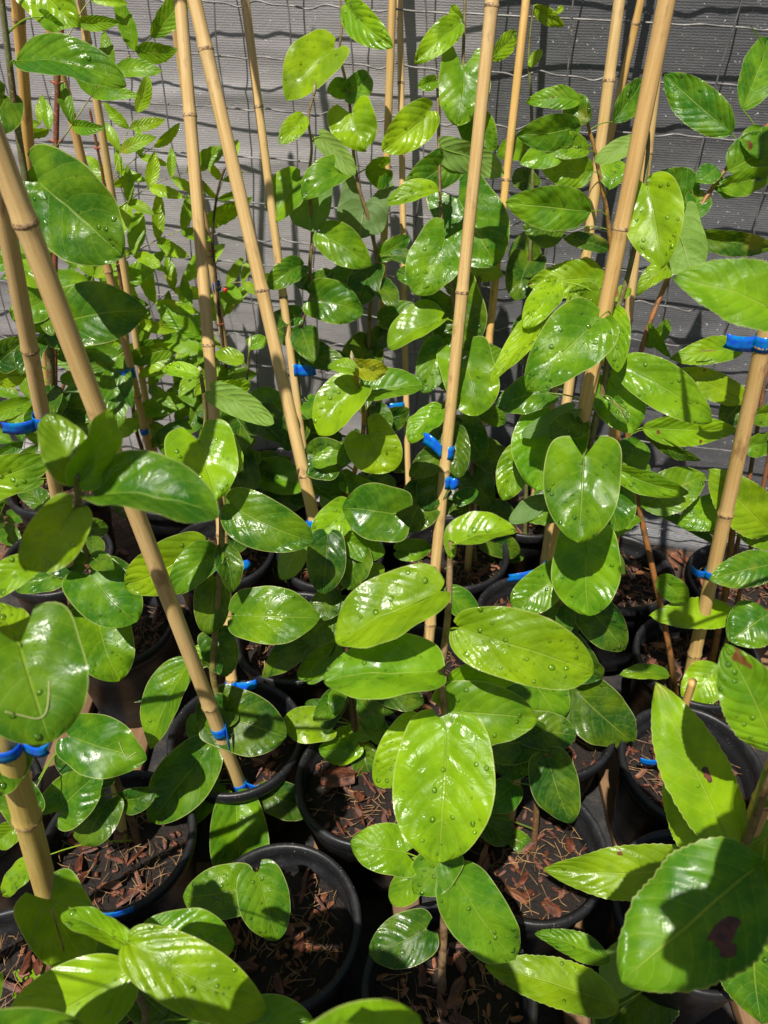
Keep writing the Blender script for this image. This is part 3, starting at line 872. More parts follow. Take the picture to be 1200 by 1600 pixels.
PLANTS = {}
class Plant:
    def __init__(s, key, name, label, cat, base, pts, dtop, r0, r1, col, seed=None, group=None, shape='p', droppy=1.0):
        B = pot_snap(atz(base[0], base[1], SOIL_Z))
        s.rnd = random.Random(seed if seed is not None else sum(map(ord, key)) * 13 + len(pts))
        s.shape = shape; s.droppy = droppy
        top = at(pts[-1][0], pts[-1][1], dtop)
        P3 = [B]
        pl = [pix(B)] + [p[:2] for p in pts]
        cum = [0]
        for a, b in zip(pl, pl[1:]): cum.append(cum[-1] + math.hypot(b[0] - a[0], b[1] - a[1]))
        for i, p in enumerate(pts):
            if len(p) > 2: P3.append(at(*p))
            else:
                f = cum[i + 1] / cum[-1]
                P3.append(aty(p[0], p[1], B.y + (top.y - B.y) * f))
        s.path = catmull(P3, 6)
        s.px = [pix(p) for p in s.path]
        s.root = thing(name, label, cat, B, group)
        m = len(s.path)
        V, F = tube([p - B for p in s.path], [r0 + (r1 - r0) * (i / (m - 1)) for i in range(m)], 8)
        st = obj('stem', V, F, M['stem'], s.root); st.color = (*col, 1)
        s.B = B; s.r = (r0, r1)
    def near(s, u, v):
        i = min(range(len(s.px)), key=lambda i: (s.px[i][0] - u) ** 2 + (s.px[i][1] - v) ** 2)
        return i
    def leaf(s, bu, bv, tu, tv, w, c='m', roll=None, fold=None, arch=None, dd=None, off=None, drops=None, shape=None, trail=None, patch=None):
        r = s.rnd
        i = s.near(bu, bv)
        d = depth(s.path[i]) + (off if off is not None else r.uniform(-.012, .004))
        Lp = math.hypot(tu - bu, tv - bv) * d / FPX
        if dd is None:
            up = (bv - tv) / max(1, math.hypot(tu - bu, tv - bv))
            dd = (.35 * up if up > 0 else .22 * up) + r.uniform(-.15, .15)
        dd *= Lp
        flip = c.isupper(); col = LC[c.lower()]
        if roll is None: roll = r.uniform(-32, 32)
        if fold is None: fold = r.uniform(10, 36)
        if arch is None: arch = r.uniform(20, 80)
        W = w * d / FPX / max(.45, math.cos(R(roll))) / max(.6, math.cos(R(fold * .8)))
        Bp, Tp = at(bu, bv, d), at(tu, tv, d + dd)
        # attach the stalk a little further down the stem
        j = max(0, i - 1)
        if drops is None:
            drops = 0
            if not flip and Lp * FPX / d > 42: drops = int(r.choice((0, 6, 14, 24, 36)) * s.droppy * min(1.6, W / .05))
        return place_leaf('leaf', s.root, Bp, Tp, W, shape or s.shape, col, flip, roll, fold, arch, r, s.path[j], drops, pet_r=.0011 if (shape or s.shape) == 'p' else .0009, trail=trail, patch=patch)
    def leaves(s, rows):
        for q in rows:
            if isinstance(q[-1], dict): s.leaf(*q[:-1], **q[-1])
            else: s.leaf(*q)
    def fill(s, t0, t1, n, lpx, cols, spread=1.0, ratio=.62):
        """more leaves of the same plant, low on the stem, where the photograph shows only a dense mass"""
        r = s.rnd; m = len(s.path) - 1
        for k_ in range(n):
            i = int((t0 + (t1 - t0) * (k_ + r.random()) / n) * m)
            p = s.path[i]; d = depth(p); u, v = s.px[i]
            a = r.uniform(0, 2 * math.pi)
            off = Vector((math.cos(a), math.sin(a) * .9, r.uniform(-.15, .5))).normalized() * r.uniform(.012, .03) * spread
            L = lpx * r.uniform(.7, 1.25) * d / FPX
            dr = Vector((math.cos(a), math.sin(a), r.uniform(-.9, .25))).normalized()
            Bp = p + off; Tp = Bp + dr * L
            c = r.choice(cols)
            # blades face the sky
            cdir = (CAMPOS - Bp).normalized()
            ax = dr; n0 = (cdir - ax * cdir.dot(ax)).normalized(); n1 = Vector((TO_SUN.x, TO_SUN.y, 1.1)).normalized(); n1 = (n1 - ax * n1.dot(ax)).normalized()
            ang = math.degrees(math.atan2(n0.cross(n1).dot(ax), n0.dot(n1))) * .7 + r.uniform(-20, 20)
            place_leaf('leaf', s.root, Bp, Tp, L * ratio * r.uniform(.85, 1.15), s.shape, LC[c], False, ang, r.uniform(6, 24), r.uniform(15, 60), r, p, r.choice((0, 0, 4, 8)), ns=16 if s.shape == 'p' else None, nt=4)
    def bud(s, u, v, lpx, c='y'):
        i = len(s.path) - 1; d = depth(s.path[i]); B = s.path[i]; T = at(u, v, d)
        V, F = tube([B - s.B, B.lerp(T, .3) - s.B, B.lerp(T, .65) - s.B, T - s.B], [.0016, .0032, .0026, .0004], 8)
        o = obj('terminal_bud', V, F, M['stem'], s.root); o.color = (.36, .38, .18, 1)

BS = 'broadleaf_sapling'
GREENST, BROWNST, OCHRE = (.13, .15, .045), (.13, .075, .03), (.34, .17, .035)

# -- lime sapling in pot B
p = Plant('B', BS, 'lime young sapling with downy stem and the largest heart-shaped leaf hanging down', 'sapling', (690, 1560),
          [(694, 1440), (700, 1300), (698, 1180), (697, 1130), (690, 1060), (700, 960), (703, 880), (706, 838)], .62, .0048, .0022, (.26, .16, .085), group='broadleaf saplings')
p.leaves([
 (697, 1142, 686, 1348, 152, 'y', 6, 14, 26, -.12, -.02, 30),
 (655, 1132, 588, 1228, 74, 'y', 0, 10, 20, 0, .02),
 (688, 925, 524, 1002, 100, 'y', 34, 38, 34, 0, -.02, 10),
 (681, 1052, 506, 1064, 98, 'g', 32, 36, 38, 0, -.035, 16),
 (718, 982, 928, 1050, 112, 'y', 10, 12, 42, -.1, -.02, 34),
 (697, 1112, 838, 1122, 100, 'g', 10, 14, 40, 0, .0, 8),
 (705, 1066, 812, 1044, 58, 'g', 20, 12, 30, .1, .03),
 (712, 850, 806, 828, 50, 'y', -46, 46, 40, -.1, -.005, 16),
 (706, 868, 702, 818, 20, 'y', 0, 20, 20, 0, -.004, 0),
 (634, 1332, 547, 1316, 76, 'g', 5, 10, 25, 0, .0),
 (694, 1338, 648, 1396, 66, 'g', 0, 12, 20, 0, -.01), (660, 1350, 612, 1412, 50, 'g', 5, 14, 20, 0, .01),
 (708, 1362, 805, 1500, 98, 'm', 8, 14, 34, .1, -.02, 34),
 (666, 1452, 577, 1492, 74, 'd', 0, 12, 30, 0, .0), (700, 1420, 760, 1400, 40, 'd'),
])
p.bud(704, 816, 20)

# -- sapling E (clean pale cane)
p = Plant('E', BS, 'sapling with dark glossy leaves and a tuft of tiny yellow-green leaves at its foot', 'sapling', (560, 1190),
          [(552, 1120), (545, 1060), (535, 980), (525, 900), (512, 835)], .98, .0052, .003, BROWNST, group='broadleaf saplings')
p.leaves([
 (516, 985, 410, 1058, 44, 'd', 30, 30, 40, 0, 0), (522, 1008, 466, 1060, 48, 'g', -30, 24, 30), (526, 1030, 480, 1068, 32, 'm', 20),
 (508, 1130, 440, 1128, 58, 'y', 0, 14, 30, 0, -.02), (540, 1078, 506, 1146, 34, 'd', 20), (568, 1085, 592, 1142, 40, 'm', 0), (560, 1076, 572, 1106, 20, 'd'),
 (575, 1066, 662, 1098, 48, 'd', 15), (560, 1160, 524, 1140, 42, 'y', 0, 10, 10, 0, -.02), (556, 1166, 515, 1190, 34, 'y', 10, 10, 10, 0, -.02),
 (550, 1160, 498, 1172, 38, 'g'), (565, 1172, 580, 1226, 46, 'd'), (512, 836, 505, 928, 64, 'd', 0, 10, 25, 0, -.02, 10),
 (542, 798, 490, 848, 56, 'y', 0, 12, 25, 0, -.01), (472, 840, 440, 906, 42, 'Y', 10), (617, 803, 535, 793, 88, 'm', -8, 20, 40, 0, -.02, 8),
 (540, 842, 602, 864, 44, 'g', 10), (564, 908, 600, 884, 34, 'g'), (560, 868, 545, 922, 60, 'd'), (530, 930, 480, 965, 50, 'd'), (520, 960, 470, 1000, 50, 'd')])
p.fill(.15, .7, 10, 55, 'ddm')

p = Plant('N', BS, 'yellow-stemmed sapling with a downy tip and notched lime leaves', 'sapling', (500, 950),
          [(510, 880), (530, 800), (545, 768), (556, 730), (566, 690), (568, 640), (560, 605), (552, 572)], .86, .0045, .0020, OCHRE, group='broadleaf saplings')
p.leaves([
 (553, 577, 512, 574, 22, 'y', 40, 30, 30), (556, 570, 606, 578, 34, 'o', 20, 20, 50, 0), (568, 622, 660, 602, 48, 'g', -42, 44, 30, 0, 0, 8),
 (560, 608, 498, 680, 70, 'y', 30, 34, 34, 0, -.01, 18), (576, 680, 618, 733, 82, 'y', 5, 22, 24, 0, -.01, 10), (548, 704, 488, 728, 30, 'g', 30, 24, 30),
 (552, 690, 530, 728, 28, 'm'), (540, 775, 470, 745, 50, 'm', 20), (530, 770, 480, 740, 40, 'm'), (545, 750, 590, 770, 35, 'm'), (520, 720, 475, 705, 70, 'd')])
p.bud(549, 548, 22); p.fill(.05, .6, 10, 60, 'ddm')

# -- sapling F (torn tie)
p = Plant('F', BS, 'bent-stemmed sapling tied with torn blue tape to the long diagonal cane', 'sapling', (380, 1250),
          [(360, 1200), (346, 1130), (334, 1060), (333, 1030), (340, 950), (345, 880), (346, 800), (334, 740), (320, 690), (322, 650), (318, 612), (313, 582)], .82, .0058, .0020, (.20, .17, .05), group='broadleaf saplings')
p.leaves([
 (310, 588, 253, 577, 26, 'y', 30, 26, 40), (333, 612, 428, 662, 44, 'Y', 14, -20, 40, -.1, -.01), (336, 610, 392, 600, 36, 'y', 30, 16, 40, .2),
 (310, 688, 338, 782, 108, 'y', -6, 22, 24, -.1, -.02, 22), (350, 690, 366, 742, 44, 'g'), (360, 788, 489, 846, 84, 'm', 6, 16, 40, 0, -.015, 0),
 (320, 846, 196, 914, 82, 'y', -14, 22, 50, 0, -.01, 10), (336, 862, 270, 926, 58, 'm', 10), (346, 852, 362, 926, 40, 'd'), (336, 902, 326, 992, 58, 'd', 0, 14, 20, 0, .02),
 (368, 962, 500, 966, 88, 'g', -14, 20, 46, 0, -.02, 6), (338, 1002, 356, 1056, 56, 'd', 0, 10, 20, 0, .02), (298, 1032, 235, 1170, 58, 'g', 38, 38, 30, 0, -.02, 6),
 (332, 1018, 288, 1034, 36, 'g', 0, 10, 10, 0, .02), (354, 1120, 447, 1152, 92, 'd', 5, 14, 30, 0, -.01, 0), (330, 1166, 236, 1285, 86, 'm', 8, 16, 30, 0, -.02, 26),
 (336, 1164, 296, 1118, 42, 'm', 0), (342, 1226, 240, 1294, 62, 'g', 0, 14, 30, 0, 0), (368, 1242, 384, 1394, 90, 'g', -4, 22, 22, -.1, -.03, 12), (405, 1234, 488, 1264, 54, 'd', 10),
 (300, 1230, 330, 1245, 40, 'd'), (350, 1110, 310, 1130, 60, 'd')])
p.bud(311, 572, 20)

p = Plant('A', BS, 'small sapling with three rounded leaves low over red bark', 'sapling', (412, 1440), [(408, 1405), (406, 1375), (400, 1358)], .90, .004, .002, BROWNST, group='broadleaf saplings')
p.leaves([(402, 1364, 432, 1470, 78, 'm', 0, 14, 26, 0, -.02, 18), (432, 1458, 474, 1526, 60, 'm', 0, 10, 20), (374, 1388, 286, 1402, 78, 'g', 0, 14, 34, 0, -.02, 20), (415, 1400, 450, 1380, 30, 'd')])

p = Plant('C', BS, 'dark-stemmed sapling with shaded leaves standing in straw-covered mulch', 'sapling', (215, 1325), [(205, 1280), (190, 1240), (172, 1200), (140, 1160), (108, 1148)], .92, .0055, .003, (.07, .03, .018), group='broadleaf saplings')
p.leaves([(92, 1268, 160, 1204, 76, 'm', 0, 18, 30, 0, -.04), (166, 1252, 130, 1322, 62, 'd'), (175, 1210, 88, 1178, 66, 'd'), (108, 1150, 230, 1186, 90, 'm', 10, 16, 30, 0, -.04, 0, dict(trail=[(.62, .35), (.70, .05), (.78, -.15), (.82, .1), (.86, .3)])),
 (176, 1346, 206, 1318, 22, 'm'), (88, 1356, 122, 1320, 48, 'g'), (40, 1268, -6, 1210, 60, 'm', 0, 10, 20, 0, -.05), (52, 1345, 4, 1400, 34, 'y', 30, 20, 20, 0, -.05), (30, 1290, -10, 1320, 40, 'g'), (200, 1250, 245, 1235, 40, 'd')])

# -- near blurred sapling on the left
p = Plant('P2', BS, 'out-of-focus sapling branch with a big dark arching leaf over the diagonal cane', 'sapling', (5, 1250), [(-60, 1120), (-70, 960), (-10, 905), (60, 880), (118, 800), (118, 742)], .44, .005, .0022, GREENST, group='broadleaf saplings', droppy=.7)
p.leaves([(118, 748, 72, 648, 72, 'y', 8, 24, 20, 0, 0, 4), (120, 748, 172, 640, 58, 'y', 44, 26, 20, 0, 0, 0), (148, 775, 342, 808, 92, 'm', -42, 44, 60, 0, -.01, 4),
 (114, 796, 40, 890, 88, 'y', 0, 14, 26, 0, -.02, 10), (-60, 770, 82, 714, 64, 'g', 10, 14, 30), (60, 880, -20, 930, 50, 'y', 20)])
p = Plant('P3', BS, 'near sapling with one very large rounded dark leaf above the fat blue bow', 'sapling', (-40, 1450), [(-30, 1330), (0, 1200), (20, 1080), (27, 1016)], .50, .006, .003, GREENST, group='broadleaf saplings', droppy=.5)
p.leaves([(30, 1006, 78, 1160, 176, 'm', 0, 10, 34, -.1, -.03, 6, dict(trail=[(.45, .30), (.60, .22), (.72, .10), (.74, -.10), (.66, -.35), (.58, -.55)])), (30, 1008, -8, 942, 60, 'y', 20, 16, 20), (20, 1150, -30, 1250, 80, 'm')])
p = Plant('M', BS, 'sapling with two wrinkled glossy leaves beside the split cane', 'sapling', (170, 1000), [(160, 960), (150, 920), (146, 890), (130, 850), (118, 810)], 1.0, .005, .003, BROWNST, group='broadleaf saplings')
p.leaves([(142, 898, 213, 972, 96, 'm', 0, 18, 30, 0, -.04, 20), (152, 966, 186, 1064, 96, 'g', 0, 16, 24, 0, -.05, 24), (178, 1062, 246, 1084, 44, 'd', 20), (112, 894, 24, 922, 46, 'm', 20), (130, 880, 60, 860, 50, 'd'),
 (110, 850, 60, 830, 45, 'd'), (150, 990, 120, 1050, 60, 'd')])
p.fill(.1, .9, 8, 55, 'ddm')

# -- bottom left near sapling
p = Plant('P4', BS, 'near sapling tip with a broad pale-edged leaf pair spreading over the greenish cane foot', 'sapling', (40, 1600), [(150, 1640), (225, 1598), (206, 1535), (196, 1480)], .52, .005, .0022, GREENST, group='broadleaf saplings')
p.leaves([(204, 1474, 416, 1582, 98, 'y', 4, 16, 30, 0, -.02, 34), (200, 1520, 6, 1630, 118, 'y', -8, 16, 40, 0, -.02, 20), (196, 1474, 96, 1428, 40, 'y', 34, 24, 30, 0, 0, 6),
 (226, 1476, 366, 1478, 92, 'g', -10, 18, 36, .1, .05, 16), (78, 1406, 134, 1508, 104, 'g', 0, 14, 20, 0, .10, 14), (196, 1502, 158, 1440, 60, 'm', 0, 10, 20, 0, .10),
 (78, 1514, -6, 1474, 52, 'g', 10, 14, 20, 0, .06), (88, 1518, -10, 1552, 42, 'y', 20, 16, 20, 0, .02), (375, 1600, 495, 1612, 80, 'g', 0, 14, 20, 0, .08), (215, 1545, 262, 1590, 70, 'd', 0, 10, 20, 0, .10), (180, 1560, 130, 1600, 80, 'd', 0, 10, 20, 0, .10), (240, 1580, 330, 1600, 80, 'd', 0, 10, 20, 0, .12)])

# -- right main sapling with heart leaves
p = Plant('J', BS, 'tall sapling with stacked heart-shaped dewy leaves beside the scarred thick cane', 'sapling', (848, 1130), [(862, 1040), (880, 930), (900, 810), (916, 722), (931, 655), (944, 600), (957, 510), (976, 450), (995, 370), (1007, 290), (1013, 225), (1011, 196)], .80, .0058, .0018, (.15, .16, .05), group='broadleaf saplings', droppy=1.3)
p.leaves([
 (1000, 218, 928, 252, 30, 'Y', 20, -20, 30, 0, 0, 0), (1012, 292, 1034, 418, 88, 'y', 4, 22, 18, -.05, -.015, 26), (1060, 362, 1082, 436, 66, 'Y', 0, -14, 20, 0, .02),
 (936, 498, 822, 608, 102, 'g', 10, 18, 30, 0, -.085, 46), (926, 484, 892, 452, 56, 'y', 0), (870, 440, 818, 512, 46, 'y', 10, 20, 20), (862, 490, 768, 598, 40, 'y', 36, 34, 14),
 (976, 572, 1112, 660, 68, 'g', -8, 18, 50, 0, -.005, 20), (952, 592, 990, 676, 78, 'g', 0, 14, 20, 0, .01, 16), (960, 480, 966, 582, 44, 'y', 0), (912, 714, 904, 848, 116, 'g', 0, 16, 18, -.1, -.10, 44),
 (868, 664, 838, 766, 112, 'g', -4, 16, 20, 0, .0, 34), (896, 640, 815, 682, 34, 'M', 20, -16, 30, 0, -.01), (856, 614, 776, 636, 58, 'm', 20), (916, 846, 920, 962, 102, 'g', 0, 16, 20, 0, -.07, 12),
 (906, 936, 975, 1016, 64, 'd', 0), (870, 900, 800, 948, 64, 'g', 0, 16, 30, 0, -.01, 22), (816, 704, 786, 782, 54, 'g', 0, 16, 20, 0, .02, 16), (850, 780, 796, 816, 32, 'M', 20, -14, 30), (952, 746, 966, 830, 74, 'm', 0, 14, 20, 0, .02),
 (956, 730, 1076, 770, 38, 'g', 24, 24, 30), (812, 1040, 876, 1130, 90, 'm', 0, 16, 26, 0, -.03, 12), (896, 1076, 987, 1158, 90, 'd', 0, 14, 30, 0, -.02, 16), (850, 960, 900, 1000, 60, 'd'), (870, 1010, 820, 1040, 60, 'd'), (880, 1000, 940, 1060, 60, 'd')])
p.bud(1009, 170, 26); p.fill(.12, .5, 6, 60, 'ddm')

p = Plant('G', BS, 'low shaded sapling with dark glossy leaves round the stubby cane', 'sapling', (835, 1330), [(838, 1270), (832, 1210), (820, 1160)], 1.0, .0048, .003, (.10, .045, .02), group='broadleaf saplings')
p.leaves([(856, 1184, 892, 1286, 74, 'd', 0, 14, 24, 0, -.04, 10), (742, 1276, 802, 1310, 54, 'd'), (800, 1226, 748, 1256, 48, 'm'), (850, 1150, 748, 1176, 64, 'd'), (806, 1310, 832, 1326, 30, 'm'), (820, 1180, 770, 1200, 50, 'd'), (830, 1140, 900, 1150, 60, 'd')])

# -- centre back saplings
p = Plant('S2', BS, 'sapling with red-flecked stem and a nibbled leaf between the two-tied cane and the shaded cane', 'sapling', (655, 1075), [(672, 950), (690, 800), (704, 700), (712, 600), (714, 520), (704, 440), (690, 350), (686, 240), (684, 150), (682, 118)], 1.02, .005, .0015, (.20, .13, .05), group='broadleaf saplings')
p.leaves([
 (680, 126, 652, 136, 22, 'y', 0), (672, 174, 598, 236, 60, 'y', 0, 26, 30, 0, -.01, 8), (716, 244, 626, 300, 56, 'm', -10, 16, 40, 0, .01), (684, 298, 605, 320, 30, 'y', 44, 44, 30, 0, -.02), (696, 374, 648, 460, 82, 'g', 10, 18, 26, 0, -.02, 28),
 (690, 232, 788, 272, 46, 'Y', 16, -16, 50, 0, -.01), (706, 464, 736, 546, 94, 'd', 0, 14, 20, 0, .02), (690, 500, 607, 544, 50, 'y', 44, 44, 40, 0, -.01), (692, 530, 660, 614, 54, 'm', 0, 14, 20, 0, .0, 16), (726, 562, 746, 650, 88, 'g', 0, 16, 24, 0, -.02, 24),
 (690, 640, 638, 690, 40, 'g', 30), (662, 774, 637, 832, 68, 'd', 0, 12, 20, 0, -.02), (700, 700, 640, 745, 44, 'd', 10), (660, 440, 620, 425, 30, 'm'), (620, 860, 674, 855, 36, 'g', 0), (700, 780, 660, 800, 40, 'd')])
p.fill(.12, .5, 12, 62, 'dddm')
p = Plant('S1', BS, 'sapling with a round dewy leaf high on the stem behind the two-tied cane', 'sapling', (745, 880), [(738, 780), (742, 650), (746, 520), (748, 420), (742, 300), (732, 200), (724, 105), (726, 30), (727, -30)], 1.06, .005, .0018, (.17, .15, .06), group='broadleaf saplings')
p.leaves([
 (724, 104, 714, 196, 80, 'g', 0, 14, 20, 0, -.015, 34), (717, 36, 648, 98, 42, 'y', 10, 22, 40), (722, 30, 704, 12, 18, 'y'), (738, 186, 772, 236, 54, 'm', 0), (716, 310, 776, 414, 104, 'm', 0, 14, 24, 0, -.01, 30), (730, 428, 786, 430, 30, 'Y', 30),
 (722, 662, 756, 722, 54, 'm', 0, 14, 20, 0, -.02, 16), (745, 700, 790, 730, 50, 'd'), (740, 740, 770, 790, 50, 'd'), (770, 90, 806, 50, 28, 'y', 20), (750, 640, 790, 660, 30, 'm'), (735, 460, 700, 430, 40, 'm')])
p.fill(.02, .4, 13, 62, 'ddm')
p = Plant('T1', BS, 'sapling with a pale slim stem and a folded leaf arching over the mesh', 'sapling', (580, 800), [(576, 700), (576, 600), (577, 500), (584, 430), (588, 400), (575, 340), (560, 290), (552, 235), (545, 150), (531, 85), (534, 40), (529, -30)], 1.12, .0048, .0015, (.22, .16, .07), group='broadleaf saplings')
p.leaves([
 (540, 8, 614, 74, 48, 'y', 10, 22, 30), (523, 78, 448, 158, 70, 'y', 32, 36, 46, 0, 0, 20), (541, 140, 511, 140, 30, 'm', 10), (542, 146, 579, 120, 40, 'm', 0), (549, 178, 572, 234, 76, 'y', 0, 20, 20, 0, -.01), (600, 262, 571, 272, 44, 'm'),
 (570, 318, 560, 374, 80, 'D', 0, -12, 20, 0, .01), (578, 440, 508, 430, 40, 'm', 20), (575, 540, 534, 602, 62, 'd', 0), (578, 545, 610, 520, 40, 'd'), (590, 400, 640, 370, 30, 'm'), (575, 660, 640, 640, 40, 'd'), (580, 690, 615, 720, 40, 'd')])
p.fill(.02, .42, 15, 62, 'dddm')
p = Plant('T2', BS, 'short-tipped sapling with a backlit heart leaf beside the blue flag tie', 'sapling', (480, 850), [(478, 760), (470, 650), (462, 560), (470, 508), (488, 456), (484, 420), (488, 370), (485, 320), (482, 280), (487, 232), (482, 185), (490, 150)], 1.12, .0048, .0015, (.22, .16, .06), group='broadleaf saplings')
p.leaves([
 (474, 182, 437, 226, 32, 'y', 14, 24, 34), (500, 214, 556, 272, 34, 'Y', 14, -20, 40), (546, 262, 473, 310, 46, 'g', 36, 38, 40), (470, 278, 430, 346, 56, 'g', 32, 36, 34, 0, 0, 10), (485, 304, 487, 362, 70, 'M', 0, -10, 20, 0, .01), (500, 362, 580, 416, 58, 'g', 0, 16, 40, 0, -.01, 20),
 (474, 415, 418, 450, 40, 'm', 10), (488, 450, 458, 437, 26, 'd'), (490, 450, 520, 424, 32, 'd'), (490, 468, 568, 490, 64, 'm', -6, 16, 34, 0, -.01, 16), (466, 494, 434, 496, 34, 'm'), (460, 540, 480, 580, 20, 'm'), (440, 660, 404, 612, 54, 'g', 0, 20, 20, 0, -.05), (452, 640, 450, 705, 54, 'd'), (470, 700, 535, 680, 50, 'd')])
p.bud(493, 128, 24); p.fill(.0, .36, 15, 64, 'dddm')
p = Plant('Rb', BS, 'sapling of dense dark leaves low behind the two converging canes', 'sapling', (400, 850), [(395, 800), (385, 720), (380, 650), (385, 600), (390, 545)], 1.22, .0045, .0018, GREENST, group='broadleaf saplings')
p.leaves([(380, 565, 335, 552, 26, 'y', 20), (390, 540, 420, 530, 22, 'g'), (380, 640, 350, 690, 60, 'm'), (395, 640, 440, 690, 60, 'd'), (390, 700, 330, 720, 60, 'm'), (400, 740, 480, 760, 54, 'g'), (385, 760, 420, 720, 60, 'd')])
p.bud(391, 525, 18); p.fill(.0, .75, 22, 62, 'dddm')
p = Plant('Wb', BS, 'thin sapling with a few small leaves high in front of the dark cloth', 'sapling', (826, 880), [(822, 760), (820, 640), (824, 520), (828, 400), (832, 290), (830, 160), (826, 90), (832, 20), (836, 8)], 1.10, .0042, .0014, GREENST, group='broadleaf saplings')
p.leaves([(836, 12, 882, 40, 22, 'y', 20), (828, 104, 847, 78, 16, 'y'), (822, 236, 776, 240, 36, 'g', 20), (830, 290, 804, 268, 34, 'd'), (826, 410, 805, 470, 60, 'd', 0), (828, 500, 800, 540, 40, 'd'), (836, 420, 822, 360, 50, 'd'), (870, 20, 880, 10, 10, 'y')])
p.fill(.0, .4, 10, 60, 'ddm')

# -- top left near sapling
p = Plant('P11', BS, 'fuzzy-stemmed sapling with a long arching leaf and a large beaded leaf over thorny shrubs', 'sapling', (110, 1010), [(95, 860), (84, 700), (80, 580), (74, 470), (58, 380), (40, 280), (28, 205), (16, 110), (4, 10), (0, -30)], .70, .0062, .0026, (.14, .15, .06), group='broadleaf saplings')
p.leaves([(28, 96, 197, 132, 60, 'm', -34, 36, 60, 0, -.02, 4), (8, 150, -30, 210, 60, 'd'), (60, 285, 192, 400, 132, 'm', 16, 18, 26, 0, -.03, 16), (85, 508, 230, 486, 96, 'm', -10, 16, 46, 0, .0, 4),
 (40, 290, 66, 250, 26, 'g', 20), (-10, 592, 46, 574, 30, 'y', 30, 24, 30), (62, 520, 100, 500, 40, 'g', 20), (0, 565, 46, 532, 46, 'd'), (60, 440, 10, 420, 40, 'y', 30), (66, 470, 20, 500, 50, 'm'), (60, -20, 122, 42, 78, 'y', 10, 20, 30, 0, .02), (70, 26, 100, 42, 26, 'g'), (80, 620, 40, 680, 50, 'm'), (85, 650, 150, 690, 60, 'd', 0)])
p.fill(.1, .4, 14, 64, 'dddmg')

# -- unseen saplings added below the frame so their leaves shade the mulch
def shade_crown(p, spots):
    r = p.rnd
    for (x, y, z, az, L) in spots:
        i = min(range(len(p.path)), key=lambda i: (p.path[i] - Vector((x, y, z))).length)
        Bp = Vector((x, y, z)); Tp = Bp + Vector((math.cos(R(az)), math.sin(R(az)), r.uniform(-.6, .1))).normalized() * L
        ax = (Tp - Bp).normalized(); n0 = (CAMPOS - (Bp + Tp) / 2).normalized(); n0 = (n0 - ax * n0.dot(ax)).normalized(); n1 = (TO_SUN - ax * TO_SUN.dot(ax)).normalized()
        ang = math.degrees(math.atan2(n0.cross(n1).dot(ax), n0.dot(n1))) + r.uniform(-25, 25)
        place_leaf('leaf', p.root, Bp, Tp, L * (.66 if p.shape == 'p' else .5), p.shape, LC[r.choice('gmy')], False, ang, r.uniform(8, 24), r.uniform(20, 60), r, p.path[i], 0)
class ShadePlant(Plant):
    def __init__(s, key, label, xy, top, shape='p'):
        s.rnd = random.Random(sum(map(ord, key))); s.shape = shape; s.droppy = 0
        B = Vector((xy[0], xy[1], SOIL_Z - .03))
        s.path = catmull([B, B.lerp(Vector(top), .5) + Vector((.01, 0, 0)), Vector(top)], 10); s.px = [(0, 0)] * len(s.path); s.B = B
        s.root = thing('broadleaf_sapling', label, 'sapling', B, 'broadleaf saplings')
        m = len(s.path)
        o = obj('stem', *tube([q - B for q in s.path], [.005 - .003 * i / m for i in range(m)], 8), M['stem'], s.root); o.color = (.15, .14, .05, 1)
for key, lab, xy, top, rows in (
    ('V1', 'leafy sapling in the path-side row before the pot with straw-covered mulch', POTS['V1']['p'], (-.33, .08, .92), [(-.38, .10, .72, 200, .10), (-.33, .10, .84, 80, .10), (-.28, .06, .80, -20, .10), (-.35, .02, .90, 160, .09), (-.25, .10, .70, 20, .10), (-.42, .10, .60, 170, .10), (-.30, .12, .62, 60, .09), (-.22, .04, .88, 0, .09)]),
    ('V2', 'leafy sapling in the path-side row before the pot of chunky red bark', POTS['V2']['p'], (-.10, .03, .86), [(-.14, .05, .70, 190, .10), (-.06, .06, .76, 40, .10), (-.10, .02, .84, 110, .09), (-.02, .05, .64, 10, .10), (-.16, .08, .58, 150, .09), (-.05, .10, .54, 70, .08), (.02, .03, .74, -10, .09)]),
    ('V3', 'leafy sapling in the path-side row before the lime sapling pot', POTS['V3']['p'], (.12, .03, .84), [(.08, .05, .70, 180, .10), (.16, .06, .74, 30, .10), (.12, .02, .82, 90, .09), (.19, .06, .62, 10, .10), (.08, .09, .56, 120, .08), (.22, .03, .78, -10, .10)])):
    p = ShadePlant(key, lab, xy, top)
    rr_ = random.Random(len(lab) + ord(key[1])); more = []
    while len(more) < 9:
        z = rr_.uniform(.58, .95); x = xy.x + rr_.uniform(-.13, .10) - .05 * (z - .6) / .3; y = rr_.uniform(-.06, .12)
        if pix(Vector((x, y, z)))[1] > 1760 and pix(Vector((x, y + .07, z)))[1] > 1640: more.append((x, y, z, rr_.uniform(0, 360), .10))
    shade_crown(p, rows + more)

